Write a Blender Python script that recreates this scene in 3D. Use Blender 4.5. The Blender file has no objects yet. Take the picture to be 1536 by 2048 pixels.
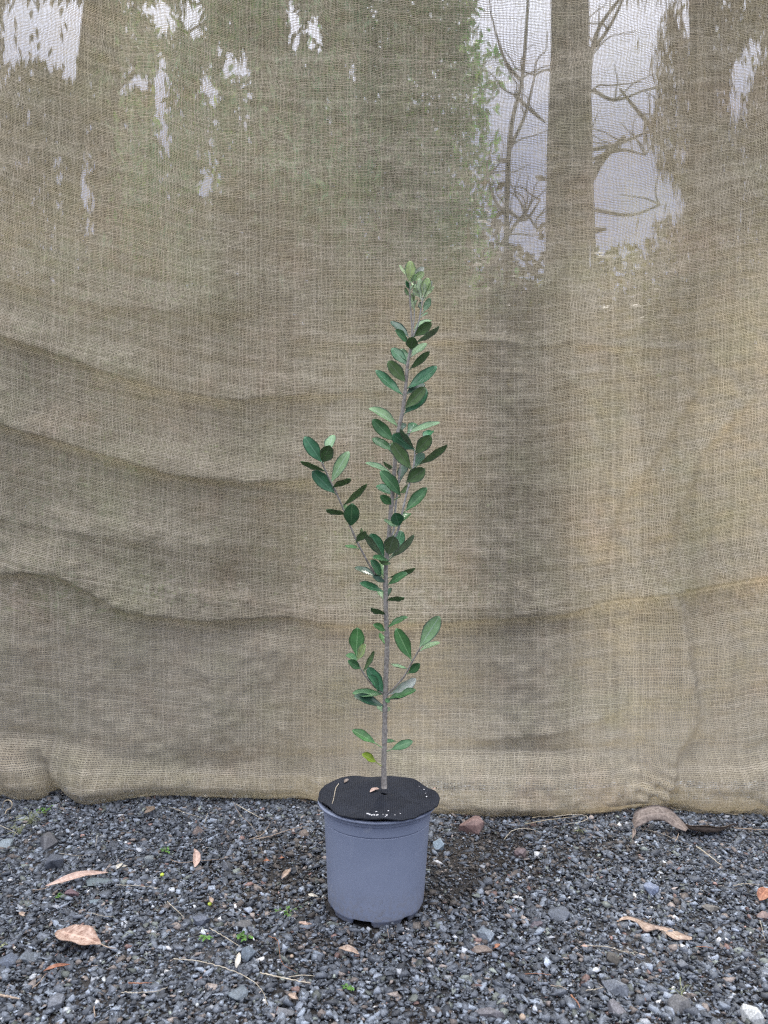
import bpy, bmesh, math, random
import numpy as np
from mathutils import Vector, Matrix
R = math.radians
rng = np.random.default_rng(7)
random.seed(7)
scn = bpy.context.scene
COL = scn.collection

# ------------------------------------------------------------------ camera, sky, sun, exposure
F = 1538.0          # focal length in pixels of the 1536 px wide photograph
CH = 0.637           # camera height
cam = bpy.data.cameras.new('camera'); camo = bpy.data.objects.new('camera', cam); COL.objects.link(camo)
camo.location = (0, 0, CH); camo.rotation_euler = (R(90), 0, 0)
cam.sensor_fit = 'HORIZONTAL'; cam.sensor_width = 36; cam.lens = 36 * F / 1536
cam.clip_start = 0.05; cam.clip_end = 600
cam.dof.use_dof = True; cam.dof.focus_distance = 1.32; cam.dof.aperture_fstop = 8
scn.camera = camo

SUN_DIR = Vector((0.165, 0.61, 0.775)).normalized()     # towards the sun: high, behind the cloth
w = bpy.data.worlds.new('World'); scn.world = w; w.use_nodes = True
nt = w.node_tree; nt.nodes.clear()
sky = nt.nodes.new('ShaderNodeTexSky'); sky.sky_type = 'NISHITA'; sky.sun_disc = False
sky.sun_elevation = math.asin(SUN_DIR.z); sky.sun_rotation = math.atan2(SUN_DIR.x, SUN_DIR.y)
sky.air_density = 1.0; sky.dust_density = 1.5
tc = nt.nodes.new('ShaderNodeTexCoord')
nz = nt.nodes.new('ShaderNodeTexNoise'); nz.inputs['Scale'].default_value = 3.0; nz.inputs['Detail'].default_value = 5
nt.links.new(tc.outputs['Generated'], nz.inputs['Vector'])
cr = nt.nodes.new('ShaderNodeValToRGB'); cr.color_ramp.elements[0].position = 0.24; cr.color_ramp.elements[1].position = 0.42
nt.links.new(nz.outputs['Fac'], cr.inputs['Fac'])
mx = nt.nodes.new('ShaderNodeMix'); mx.data_type = 'RGBA'
nt.links.new(cr.outputs['Color'], mx.inputs['Factor'])
nt.links.new(sky.outputs['Color'], mx.inputs[6])
# overcast cloud cover: low sky kept dim, unseen sky overhead brightened to light the foreground
sxyz = nt.nodes.new('ShaderNodeSeparateXYZ'); nt.links.new(tc.outputs['Generated'], sxyz.inputs[0])
mr_ = nt.nodes.new('ShaderNodeMapRange'); nt.links.new(sxyz.outputs[2], mr_.inputs[0]); mr_.inputs[1].default_value = .42; mr_.inputs[2].default_value = 1
cm = nt.nodes.new('ShaderNodeMix'); cm.data_type = 'RGBA'; nt.links.new(mr_.outputs[0], cm.inputs['Factor'])
cm.inputs[6].default_value = (2.7, 2.95, 4.1, 1); cm.inputs[7].default_value = (21, 21.2, 22, 1)
nt.links.new(cm.outputs[2], mx.inputs[7])
bg = nt.nodes.new('ShaderNodeBackground'); bg.inputs['Strength'].default_value = 0.13
out = nt.nodes.new('ShaderNodeOutputWorld')
nt.links.new(mx.outputs[2], bg.inputs['Color']); nt.links.new(bg.outputs[0], out.inputs['Surface'])
sl = bpy.data.lights.new('sun', 'SUN'); sl.energy = 5.0; sl.angle = R(2.0); sl.color = (1, .95, .87)
slo = bpy.data.objects.new('sun', sl); COL.objects.link(slo)
slo.rotation_euler = SUN_DIR.to_track_quat('Z', 'Y').to_euler(); slo.location = (0, 6, 8)

scn.view_settings.view_transform = 'Standard'; scn.view_settings.look = 'None'
scn.view_settings.exposure = 0.80; scn.view_settings.gamma = 1.0
scn.cycles.filter_width = 1.25
scn.cycles.transparent_max_bounces = 12
scn.cycles.max_bounces = 8
scn.cycles.sample_clamp_indirect = 6
try: scn.cycles.use_denoising = False
except Exception: pass

# ------------------------------------------------------------------ helpers
def P(px, py, Y):
    """photograph pixel at distance Y -> world point"""
    return Vector(((px - 768) * Y / F, Y, CH - (py - 1024) * Y / F))
def G(px, py, z=0.0):
    Y = (CH - z) * F / (py - 1024)
    return Vector(((px - 768) * Y / F, Y, z))
def EC(x, y): return x / 2.477, 1550 + y / 2.477
def GC(x, y): return 860 + x / 2.272, 1550 + y / 2.272

def tag(o, label=None, cat=None, group=None, kind=None):
    if label: o['label'] = label
    if cat: o['category'] = cat
    if group: o['group'] = group
    if kind: o['kind'] = kind
    return o
def empty(name, loc):
    o = bpy.data.objects.new(name, None); COL.objects.link(o); o.location = loc; o.empty_display_size = .05
    return o
def link(name, me, mats, parent=None, smooth=True):
    if not isinstance(mats, (list, tuple)): mats = [mats]
    for m in mats: me.materials.append(m)
    if smooth: me.polygons.foreach_set('use_smooth', [True] * len(me.polygons))
    o = bpy.data.objects.new(name, me); COL.objects.link(o)
    if parent is not None:
        o.parent = parent; o.matrix_parent_inverse = Matrix.Translation(parent.matrix_basis.translation).inverted() if parent.parent is None else Matrix.Identity(4)
    return o
def npmesh(name, V, Fq, uv=None, col=None):
    """V (n,3), Fq (m,k) constant-size polygons, uv per vertex, col per vertex"""
    me = bpy.data.meshes.new(name)
    V = np.asarray(V, np.float32); Fq = np.asarray(Fq, np.int32); m, k = Fq.shape
    me.vertices.add(len(V)); me.vertices.foreach_set('co', V.ravel())
    me.loops.add(m * k); me.loops.foreach_set('vertex_index', Fq.ravel())
    me.polygons.add(m); me.polygons.foreach_set('loop_start', np.arange(m, dtype=np.int32) * k)
    try: me.polygons.foreach_set('loop_total', np.full(m, k, np.int32))
    except Exception: pass
    me.update(calc_edges=True)
    if uv is not None:
        l = me.uv_layers.new(name='UVMap'); l.data.foreach_set('uv', np.asarray(uv, np.float32)[Fq.ravel()].ravel())
    if col is not None:
        a = me.color_attributes.new('Col', 'FLOAT_COLOR', 'POINT'); c4 = np.ones((len(V), 4), np.float32); c4[:, :3] = col
        a.data.foreach_set('color', c4.ravel())
    return me

# node helper
class NT:
    def __init__(s, name):
        s.m = bpy.data.materials.new(name); s.m.use_nodes = True; s.t = s.m.node_tree
        s.t.nodes.clear(); s.out = s.t.nodes.new('ShaderNodeOutputMaterial')
    def n(s, typ, **kw):
        nd = s.t.nodes.new('ShaderNode' + typ)
        for k, v in kw.items():
            if k in ('ins',):
                for kk, vv in v.items(): s.set(nd, kk, vv)
            else: setattr(nd, k, v)
        return nd
    def set(s, nd, k, v):
        sock = nd.inputs[k]
        if hasattr(v, 'is_output') or isinstance(v, bpy.types.NodeSocket): s.t.links.new(v, sock)
        else: sock.default_value = v
    def math(s, op, a, b=None, c=None):
        nd = s.n('Math', operation=op); s.set(nd, 0, a)
        if b is not None: s.set(nd, 1, b)
        if c is not None: s.set(nd, 2, c)
        return nd.outputs[0]
    def mix(s, f, a, b, blend='MIX'):
        nd = s.n('Mix', data_type='RGBA', blend_type=blend)
        s.set(nd, 0, f); s.set(nd, 6, a if not isinstance(a, tuple) else (*a, 1) if len(a) == 3 else a); s.set(nd, 7, b if not isinstance(b, tuple) else (*b, 1) if len(b) == 3 else b)
        return nd.outputs[2]
    def noise(s, vec, scale, detail=3, rough=.55):
        nd = s.n('TexNoise'); 
        if vec is not None: s.set(nd, 'Vector', vec)
        nd.inputs['Scale'].default_value = scale; nd.inputs['Detail'].default_value = detail; nd.inputs['Roughness'].default_value = rough
        return nd.outputs['Fac']
    def ramp(s, f, stops):
        nd = s.n('ValToRGB'); s.set(nd, 0, f); e = nd.color_ramp.elements
        while len(e) < len(stops): e.new(.5)
        for i, (p, c) in enumerate(stops): e[i].position = p; e[i].color = (*c, 1) if len(c) == 3 else c
        return nd.outputs[0]
    def maprange(s, v, a, b, c=0., d=1.):
        nd = s.n('MapRange'); s.set(nd, 0, v); s.set(nd, 1, a); s.set(nd, 2, b); s.set(nd, 3, c); s.set(nd, 4, d); return nd.outputs[0]
    def bump(s, h, strength, dist=.001):
        nd = s.n('Bump'); s.set(nd, 'Height', h); nd.inputs['Strength'].default_value = strength; nd.inputs['Distance'].default_value = dist
        return nd.outputs[0]
    def bsdf(s, col, rough=.6, normal=None, spec=.5, **kw):
        nd = s.n('BsdfPrincipled'); s.set(nd, 'Base Color', (*col, 1) if isinstance(col, tuple) and len(col) == 3 else col); s.set(nd, 'Roughness', rough)
        nd.inputs['Specular IOR Level'].default_value = spec
        if normal is not None: s.set(nd, 'Normal', normal)
        for k, v in kw.items(): s.set(nd, k, v)
        return nd.outputs[0]
    def fin(s, sh): s.t.links.new(sh, s.out.inputs['Surface']); return s.m
    def obj(s): return s.n('TexCoord').outputs['Object']
    def uv(s): return s.n('TexCoord').outputs['UV']
def mixsh(t, f, a, b):
    nd = t.n('MixShader'); t.set(nd, 0, f); t.t.links.new(a, nd.inputs[1]); t.t.links.new(b, nd.inputs[2]); return nd.outputs[0]

def spline(pts, per=8):
    """Catmull-Rom through Vectors"""
    pts = [Vector(p) for p in pts]
    if len(pts) < 3:
        return [pts[0].lerp(pts[-1], i / per) for i in range(per + 1)]
    o = []
    q = [pts[0] * 2 - pts[1]] + pts + [pts[-1] * 2 - pts[-2]]
    for i in range(1, len(q) - 2):
        a, b, c, d = q[i - 1:i + 3]
        for k in range(per):
            t = k / per
            o.append(.5 * ((2 * b) + (c - a) * t + (2 * a - 5 * b + 4 * c - d) * t * t + (3 * b - a - 3 * c + d) * t ** 3))
    o.append(pts[-1]); return o
def tube(pts, radii, nseg=8, cap=True, knob=0., seed=0):
    """returns V, F(quads) for a tube round a polyline"""
    n = len(pts); r_ = random.Random(seed)
    up = Vector((0.13, 1, 0.21)).normalized(); V = []; Fq = []
    for i, p in enumerate(pts):
        t = (pts[min(i + 1, n - 1)] - pts[max(i - 1, 0)])
        if t.length < 1e-9: t = Vector((0, 0, 1))
        t.normalize(); a = t.cross(up)
        if a.length < .05: a = t.cross(Vector((1, 0, 0)))
        a.normalize(); b = t.cross(a)
        for k in range(nseg):
            th = 2 * math.pi * k / nseg; rr = radii[i] * (1 + knob * (r_.random() - .5))
            V.append(p + a * math.cos(th) * rr + b * math.sin(th) * rr)
    for i in range(n - 1):
        for k in range(nseg):
            k2 = (k + 1) % nseg; Fq.append((i * nseg + k, i * nseg + k2, (i + 1) * nseg + k2, (i + 1) * nseg + k))
    if cap:
        for base, c in ((0, pts[0]), ((n - 1) * nseg, pts[-1])):
            V.append(c); ci = len(V) - 1
            for k in range(0, nseg, 2):
                Fq.append((ci, base + k, base + (k + 1) % nseg, base + (k + 2) % nseg))
    return V, Fq
def tube_obj(name, pts, radii, mat, parent=None, nseg=8, knob=0., seed=0):
    V, Fq = tube(pts, radii, nseg, True, knob, seed)
    me = npmesh(name, np.array([tuple(v) for v in V]), np.array(Fq))
    return link(name, me, mat, parent)

# ------------------------------------------------------------------ materials
def m_burlap():
    t = NT('hessian weave'); uv = t.uv()
    sep = t.n('SeparateXYZ'); t.set(sep, 0, uv); u, v = sep.outputs[0], sep.outputs[1]     # metres along the cloth
    PU, PV = BP
    # threads wander
    wob = t.n('TexNoise'); t.set(wob, 'Vector', uv); wob.inputs['Scale'].default_value = 16; wob.inputs['Detail'].default_value = 2
    s2 = t.n('SeparateColor'); t.set(s2, 0, wob.outputs['Color'])
    wob2 = t.n('TexNoise'); t.set(wob2, 'Vector', uv); wob2.inputs['Scale'].default_value = 95; wob2.inputs['Detail'].default_value = 1
    s3 = t.n('SeparateColor'); t.set(s3, 0, wob2.outputs['Color'])
    def thread(a, b, per, n1, n2, seed, base):
        x = t.math('DIVIDE', a, per)
        x = t.math('ADD', x, t.math('MULTIPLY', n1, 2.0)); x = t.math('ADD', x, t.math('MULTIPLY', n2, .55))
        idx = t.math('FLOOR', x); fr = t.math('FRACT', x)
        d = t.math('ABSOLUTE', t.math('SUBTRACT', fr, .5))          # 0 at thread centre
        wn = t.n('TexWhiteNoise', noise_dimensions='1D'); t.set(wn, 'W', t.math('ADD', idx, seed))
        cv = t.n('CombineXYZ'); t.set(cv, 0, t.math('MULTIPLY', idx, 3.71)); t.set(cv, 1, t.math('MULTIPLY', b, 60.)); t.set(cv, 2, seed)
        ns = t.noise(cv.outputs[0], 1., 2, .6)
        hw = t.math('ADD', base, t.math('MULTIPLY', t.math('SUBTRACT', wn.outputs[0], .5), .045))
        hw = t.math('ADD', hw, t.math('MULTIPLY', t.math('SUBTRACT', ns, .5), .26))
        hw = t.math('ADD', hw, t.maprange(v, .05, .80, -.055, .0))
        cover = t.math('LESS_THAN', d, hw)
        return cover, t.math('ADD', t.math('MULTIPLY', wn.outputs[0], .5), t.math('MULTIPLY', ns, .8)), idx, d
    cu, bu, iu, du = thread(u, v, PU, s2.outputs[0], s3.outputs[0], 3.3, .245)
    cv_, bv, iv, dv = thread(v, u, PV, s2.outputs[1], s3.outputs[1], 17.7, .262)
    cover = t.math('MAXIMUM', cu, cv_)
    # over / under: alternate checks
    ch = t.math('MODULO', t.math('ABSOLUTE', t.math('ADD', iu, iv)), 2.)
    selv = t.mix(cu, bv, bu)
    onlyv = t.mix(cv_, bu, t.mix(ch, selv, bv))
    tone = t.n('RGBToBW'); t.set(tone, 0, onlyv)
    big = t.noise(uv, 2.3, 4, .6)
    col = t.ramp(t.maprange(tone.outputs[0], .25, 1.0), [(0, (.340, .296, .222)), (.5, (.450, .402, .298)), (1, (.57, .51, .405))])
    col = t.mix(t.maprange(big, .5, .7, 0., .25), col, (.40, .34, .25))
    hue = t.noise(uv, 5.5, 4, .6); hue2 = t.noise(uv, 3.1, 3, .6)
    col = t.mix(t.maprange(hue, .54, .70, 0., .35), col, t.mix(1., col, (1.08, .92, .88), 'MULTIPLY'))  # pink and green tints painted on for sunlit plants behind the weave
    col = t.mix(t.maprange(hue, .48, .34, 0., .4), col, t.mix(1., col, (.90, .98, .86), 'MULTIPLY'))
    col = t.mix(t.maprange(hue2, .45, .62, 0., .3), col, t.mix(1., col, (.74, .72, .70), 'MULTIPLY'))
    slub = t.noise(uv, 260, 1, .5)
    col = t.mix(t.maprange(slub, .62, .75, 0., .5), col, (.70, .65, .52))
    h = t.math('MINIMUM', du, dv)
    nrm = t.bump(t.math('MULTIPLY', h, -1.), .5, .0012)
    dif = t.n('BsdfDiffuse'); t.set(dif, 'Color', col); t.set(dif, 'Normal', nrm)
    tr = t.n('BsdfTranslucent'); t.set(tr, 'Color', t.mix(1., col, (1., .96, .86), 'MULTIPLY'))
    body = mixsh(t, .33, dif.outputs[0], tr.outputs[0])
    tp = t.n('BsdfTransparent')
    sh = mixsh(t, cover, tp.outputs[0], body)
    return t.fin(sh)
BP = (.0030, .0033)
def m_soil():
    t = NT('dark soil'); o = t.obj()
    a = t.noise(o, 60, 6, .7); b = t.noise(o, 4, 3)
    c = t.ramp(a, [(.3, (.018, .018, .019)), (.55, (.045, .045, .047)), (.75, (.10, .10, .11))])
    c = t.mix(t.maprange(b, .4, .7), c, (.035, .026, .018))
    return t.fin(t.bsdf(c, .95, t.bump(a, .9, .006)))
def m_stone():
    t = NT('crushed rock'); o = t.obj()
    at = t.n('Attribute'); at.attribute_name = 'Col'
    a = t.noise(o, 420, 4, .65); b = t.noise(o, 90, 3)
    c = t.mix(1., at.outputs['Color'], t.ramp(a, [(.25, (.55, .55, .55)), (.5, (.95, .95, .95)), (.72, (1.7, 1.7, 1.75))]), 'MULTIPLY')
    c = t.mix(t.maprange(b, .58, .78, 0., .4), c, (.12, .11, .10))
    return t.fin(t.bsdf(c, t.maprange(b, .3, .7, .42, .8), t.bump(a, .6, .0012), .5))
def m_plain(name, c1, c2, scale, rough=.7, bumpd=.001, spec=.4, det=4, lo=.35, hi=.65):
    t = NT(name); o = t.obj(); a = t.noise(o, scale, det, .6)
    return t.fin(t.bsdf(t.ramp(a, [(lo, c1), (hi, c2)]), rough, t.bump(a, .5, bumpd), spec))
def m_leaf(name, col, rib, rough=.45, trans=.12, spec=.4, fuzz=0., rim=None):
    t = NT(name); uv = t.uv(); sep = t.n('SeparateXYZ'); t.set(sep, 0, uv); u, v = sep.outputs[0], sep.outputs[1]
    au = t.math('ABSOLUTE', u)
    oi = t.n('ObjectInfo').outputs['Random']
    n = t.noise(t.obj(), 60, 4, .6); n2 = t.noise(t.obj(), 520, 2, .6)
    c = t.mix(t.maprange(n, .35, .65), tuple(x * .78 for x in col), tuple(min(1, x * 1.3) for x in col))
    c = t.mix(t.maprange(oi, 0., 1., 0., .35), c, tuple(x * y for x, y in zip(col, (1.35, 1.15, .8))))
    # side veins
    wv = t.math('SINE', t.math('ADD', t.math('MULTIPLY', v, 62.), t.math('MULTIPLY', au, -16.)))
    vein = t.maprange(wv, .8, 1., 0., .10)
    c = t.mix(vein, c, rib)
    c = t.mix(t.maprange(au, .02, .10, .85, 0.), c, rib)
    c = t.mix(t.maprange(au, .80, .95, 0., .85), c, rim or rib)
    bl = t.noise(t.obj(), 190, 2, .5); c = t.mix(t.maprange(bl, .70, .78, 0., .5), c, (.12, .10, .05))
    if fuzz: c = t.mix(t.maprange(n2, .4, .7, 0., fuzz), c, (.62, .66, .6))
    h = t.math('ADD', t.math('MULTIPLY', t.math('SUBTRACT', 1., vein), .5), t.maprange(au, .0, .1, 0., 1.))
    p = t.bsdf(c, t.maprange(n2, .3, .7, rough - .08, rough + .1), t.bump(h, .25, .0006), spec + .15)
    tr = t.n('BsdfTranslucent'); t.set(tr, 'Color', t.mix(1., c, (1.2, 1.7, .7), 'MULTIPLY'))
    return t.fin(mixsh(t, trans, p, tr.outputs[0]))
def m_foliage(name, a, b, c):
    t = NT(name); o = t.obj(); n1 = t.noise(o, 1.6, 3, .6); n2 = t.noise(o, 12, 3, .6)
    col = t.mix(t.maprange(n1, .4, .6), a, b); col = t.mix(t.maprange(n2, .5, .65), col, c)
    p = t.bsdf(col, .6, None, .3); tr = t.n('BsdfTranslucent'); t.set(tr, 'Color', t.mix(1., col, (1.5, 1.7, .8), 'MULTIPLY'))
    return t.fin(mixsh(t, .3, p, tr.outputs[0]))
def m_dryleaf(name, c1, c2, c3, scale=160):
    t = NT(name); uv = t.uv(); sep = t.n('SeparateXYZ'); t.set(sep, 0, uv); au = t.math('ABSOLUTE', sep.outputs[0])
    n = t.noise(t.obj(), scale, 4, .65); n2 = t.noise(t.obj(), scale * 3, 3)
    c = t.ramp(n, [(.35, c1), (.52, c2), (.66, c3)])
    wv = t.math('SINE', t.math('ADD', t.math('MULTIPLY', sep.outputs[1], 75.), t.math('MULTIPLY', au, -20.)))
    c = t.mix(t.maprange(wv, .7, 1., 0., .3), c, tuple(min(1, x * 1.5) for x in c2))
    c = t.mix(t.maprange(au, .02, .12, .7, 0.), c, tuple(min(1, x * 1.6) for x in c2))
    return t.fin(t.bsdf(c, .62, t.bump(n2, .4, .0008), .35))

M = dict(
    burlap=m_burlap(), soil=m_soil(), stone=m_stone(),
    stem=m_plain('grey brown bark', (.18, .16, .14), (.37, .345, .31), 260, .8, .0006),
    twig=m_plain('pale felted twig', (.28, .27, .25), (.48, .47, .44), 300, .85, .0004),
    bark=m_plain('tree bark', (.028, .030, .020), (.075, .075, .052), 14, .9, .02),
    straw=m_plain('dry straw', (.36, .30, .22), (.62, .56, .44), 120, .6, .0003),
    redtwig=m_plain('rusty twig', (.22, .09, .05), (.38, .19, .11), 120, .7, .0003),
    hazel=m_plain('pale brown twig', (.30, .22, .16), (.48, .38, .29), 120, .7, .0003),
    white=m_plain('white crumb', (.55, .55, .55), (.8, .8, .8), 200, .8, .0003),
    weed=m_plain('weed green', (.05, .13, .025), (.12, .26, .05), 90, .5, .0003),
    drygrass=m_plain('weed dry green', (.16, .18, .09), (.30, .32, .18), 90, .6, .0003),
    lime=m_plain('lime berry', (.42, .52, .05), (.58, .66, .10), 90, .4, .0003),
    thread=m_plain('hessian thread', (.33, .27, .18), (.52, .44, .31), 200, .9, .0004),
)

# ------------------------------------------------------------------ ground sheet
g = npmesh('ground', [(-250, -60, 0), (250, -60, 0), (250, 400, 0), (-250, 400, 0)], [(0, 1, 2, 3)])
ground = link('ground', g, M['soil'], smooth=False); tag(ground, 'dark soil ground reaching away under the gravel', kind='structure')
ground.location.z = -.002

# ------------------------------------------------------------------ hessian screen
def build_burlap():
    S = np.arange(-330, 1870, 5.5); nT = 500
    bx = np.array([-400, 0, 40, 81, 109, 170, 250, 307, 404, 620, 760, 860, 900, 1100, 1200, 1270, 1310, 1345, 1400, 1470, 1536, 1900.])
    by = np.array([1600, 1600, 1609, 1606, 1590, 1614, 1603, 1598, 1602, 1606, 1612, 1628, 1635, 1638, 1637, 1628, 1618, 1622, 1634, 1634, 1641, 1641.])
    tb = np.interp(S, bx, by); k = np.ones(5) / 5; tb = np.convolve(np.pad(tb, 2, 'edge'), k, 'valid')
    f = np.linspace(0, 1, nT)
    s = np.repeat(S[None, :], nT, 0); t = -330 + (tb[None, :] + 330) * f[:, None]
    A = np.interp(t, [-400, 0, 300, 700, 960, 1250, 1500, 1600], [90, 120, 150, 135, 118, 95, 35, 0])
    B = np.interp(t, [-400, 0, 300, 1250, 1500, 1640], [40, 60, 75, 65, 35, 0])
    gl = np.clip((660 - s) / 660, 0, 1.6) ** 1.45; gr = np.clip((s - 1000) / 536, 0, 1.7) ** 1.4
    xp = s + 0.0; yp = t - A * gl - B * gr
    base = np.interp(t, [-400, 1300, 1500, 1640], [0, 0, .25, 1.0])
    yb = np.interp(S, bx, by); Yb = CH * F / (tb - 1024)
    Y = 1.70 + (Yb[None, :] - 1.70) * base
    # ---- folds: d = metres towards the camera
    d = np.zeros_like(s)
    def crease(pts, amp, w1, w2, x0=-999, x1=9999, soft=50, invert=False):
        px = [p[0] for p in pts]; py = [p[1] for p in pts]
        q = yp - np.interp(xp, px, py)
        up = np.clip(1 + q / w1, 0, 1); prof = np.where(q < 0, up * up * (3 - 2 * up), np.exp(-np.maximum(q, 0) / w2))
        if invert:
            dn = np.clip(q / w1, 0, 1); prof = np.where(q < 0, -np.exp(np.minimum(q, 0) / w2) * .4, dn * dn * (3 - 2 * dn) * 1.4 - .4)
        fx = np.clip((xp - x0) / soft, 0, 1) * np.clip((x1 - xp) / soft, 0, 1)
        return prof * amp * fx
    d += crease([(-300, 560), (0, 672), (150, 722), (300, 775), (450, 800), (650, 790), (900, 782)], .016, 80, 10, x1=780, soft=160)
    d += crease([(-300, 740), (0, 848), (150, 892), (350, 952), (500, 966), (640, 960), (700, 950)], .024, 100, 9, x1=665, soft=50)
    d += crease([(-300, 1130), (0, 1150), (60, 1143), (120, 1148), (250, 1222), (400, 1242), (560, 1232), (700, 1244), (900, 1242), (1130, 1226), (1220, 1200), (1350, 1182), (1536, 1150), (1900, 1120)], .022, 90, 9)
    d += crease([(-300, 480), (0, 560), (200, 612), (400, 632), (560, 622)], .010, 65, 16, x1=560, soft=120)
    d += crease([(560, 690), (900, 684), (1100, 694), (1260, 700), (1500, 696)], .0055, 22, 5, x0=590, x1=1480, soft=120)
    d += crease([(-300, 1015), (0, 1040), (300, 1085), (600, 1100)], .009, 60, 18, x1=600, soft=150)
    d += crease([(800, 1480), (1000, 1476), (1150, 1455), (1250, 1420), (1330, 1400)], .012, 60, 18, x0=880, x1=1330, soft=80)
    d += crease([(640, 742), (900, 748), (1140, 752), (1300, 748)], .004, 16, 5, x0=820, x1=1240, soft=120)
    # belly at the foot of the cloth, bright on top, tucked under at the hem
    q = (yp - np.interp(xp, [-300, 0, 120, 200, 350, 640, 760, 900, 1200, 1536], [1470, 1476, 1482, 1514, 1526, 1518, 1505, 1500, 1510, 1500]))
    h = np.clip(q / 62, 0, 1); amp = np.interp(xp, [-300, 0, 500, 640, 700, 860, 1000, 1250, 1536], [.026, .030, .030, .026, .020, .020, .026, .024, .026])
    d += (h * h * (3 - 2 * h)) * amp - .006 * np.exp(-((q + 6) / 14) ** 2)
    r = t / 1 - (tb[None, :] - 34); rr = np.clip(r / 34, 0, 1); d -= (rr ** 1.6) * amp * 1.6
    # upright soft folds
    def vfold(pts, amp, wl, wr, y0, y1, soft=90):
        py = [p[1] for p in pts]; px = [p[0] for p in pts]
        q = xp - np.interp(yp, py, px); prof = np.where(q < 0, np.exp(-(q / wl) ** 2), np.exp(-(q / wr) ** 2))
        fy = np.clip((yp - y0) / soft, 0, 1) * np.clip((y1 - yp) / soft, 0, 1)
        return 1.9 * amp * prof * fy
    d += vfold([(668, 850), (655, 1100), (650, 1400), (640, 1560)], .020, 24, 80, 800, 1640)
    d += vfold([(600, 300), (640, 900)], .006, 50, 70, 200, 900)
    d += vfold([(560, 1250), (585, 1500)], .008, 40, 60, 1260, 1560)
    d += vfold([(970, 500), (1010, 800), (1000, 1200)], .012, 60, 40, 380, 1250, 200)
    d += vfold([(1140, 600), (1165, 900), (1160, 1200)], .014, 45, 60, 520, 1230, 160)
    d += vfold([(1300, 500), (1345, 1180)], .008, 60, 50, 400, 1250, 200)
    d += vfold([(1345, 1180), (1362, 1320), (1385, 1430), (1335, 1520), (1312, 1600)], .016, 34, 17, 1170, 1650, 40)
    d += vfold([(1250, 1250), (1270, 1450), (1285, 1600)], -.012, 34, 34, 1240, 1640)
    d += vfold([(1420, 740), (1330, 870), (1230, 1010), (1190, 1120)], .007, 22, 14, 740, 1130, 60)
    d += vfold([(1530, 760), (1400, 900), (1330, 1050)], .007, 24, 16, 760, 1100, 60)
    d += vfold([(1440, 1200), (1470, 1600)], .010, 50, 40, 1200, 1640)
    d += vfold([(1080, 1250), (1120, 1600)], .006, 40, 50, 1250, 1600)
    d += vfold([(40, 1450), (95, 1560), (112, 1610)], -.015, 26, 16, 1500, 1640, 30)
    d += vfold([(150, 1450), (165, 1610)], .005, 36, 60, 1480, 1640, 40)
    d += vfold([(330, 0), (300, 500)], .012, 50, 60, -400, 560, 150)
    d += vfold([(700, 0), (720, 600)], .010, 50, 50, -400, 600, 150)
    # crumples: sums of rotated sines
    rg = np.random.default_rng(3)
    for n_, lo, hi, am in ((14, 180, 420, .0030), (26, 60, 150, .0007), (44, 24, 60, .0003)):
        for _ in range(n_):
            wl = rg.uniform(lo, hi); th = rg.normal(.5, 1.1); ph = rg.uniform(0, 6.28); a = am * rg.uniform(.4, 1.2)
            d += a * np.sin((xp * math.cos(th) + yp * math.sin(th)) * 2 * math.pi / wl + ph)
    cr_ = np.exp(-((xp - 1312) / 46) ** 2 - ((yp - 1575) / 60) ** 2)
    d += cr_ * (.006 * np.sin(xp * .21 + yp * .1) + .005 * np.sin(yp * .25 - xp * .08))
    X = (xp - 768) * Y / F; Z = CH - (yp - 1024) * Y / F; Yw = Y - d
    # the bottom row is pinned to the ground line, then turned under and up behind as a hem
    rows = [np.stack([X, Yw, Z], -1)]
    U = s / F * 1.70; Vv = t / F * 1.70
    uvs = [np.stack([U, Vv], -1)]
    last = rows[0][-1]
    for kk, (dy, dz) in enumerate(((.003, -.003), (.008, -.004), (.013, .001), (.015, .010), (.015, .022), (.014, .036), (.013, .048))):
        rowx = last.copy(); rowx[:, 1] += dy; rowx[:, 2] += dz + .001; rows.append(rowx[None])
        u2 = uvs[0][-1].copy(); u2[:, 1] += .004 + kk * .011; u2[:, 0] += .0013; uvs.append(u2[None])
    V = np.concatenate(rows, 0); UV = np.concatenate(uvs, 0)
    nr, ncol = V.shape[:2]
    idx = np.arange(nr * ncol).reshape(nr, ncol)
    Fq = np.stack([idx[:-1, :-1], idx[1:, :-1], idx[1:, 1:], idx[:-1, 1:]], -1).reshape(-1, 4)
    me = npmesh('burlap_screen', V.reshape(-1, 3), Fq, UV.reshape(-1, 2))
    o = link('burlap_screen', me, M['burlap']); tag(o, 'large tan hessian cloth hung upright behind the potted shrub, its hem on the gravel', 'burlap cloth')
    rt = random.Random(8)
    for i, (sx, ln) in enumerate([(60, 20), (150, 34), (290, 16), (410, 26), (560, 20), (905, 26), (985, 18), (1105, 40), (1150, 46), (1215, 30), (1300, 24), (1345, 50), (1440, 30), (1500, 22)]):
        k = int(np.argmin(abs(xp[-1] - sx))); p0 = Vector(last[k]) + Vector((0, -.002, .006)); c = p0.copy(); pts = [c.copy()]
        a = rt.uniform(-1, 1)
        for j in range(5):
            c = c + Vector((math.sin(a), -.35, -.5 * (j < 1))) * ln * .0011 / 3; c.z = max(c.z, .007); a += rt.gauss(0, .8); pts.append(c.copy())
        tube_obj('loose_thread', spline(pts, 4), [.0007] * 21, M['thread'], o, 5)
build_burlap()
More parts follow.
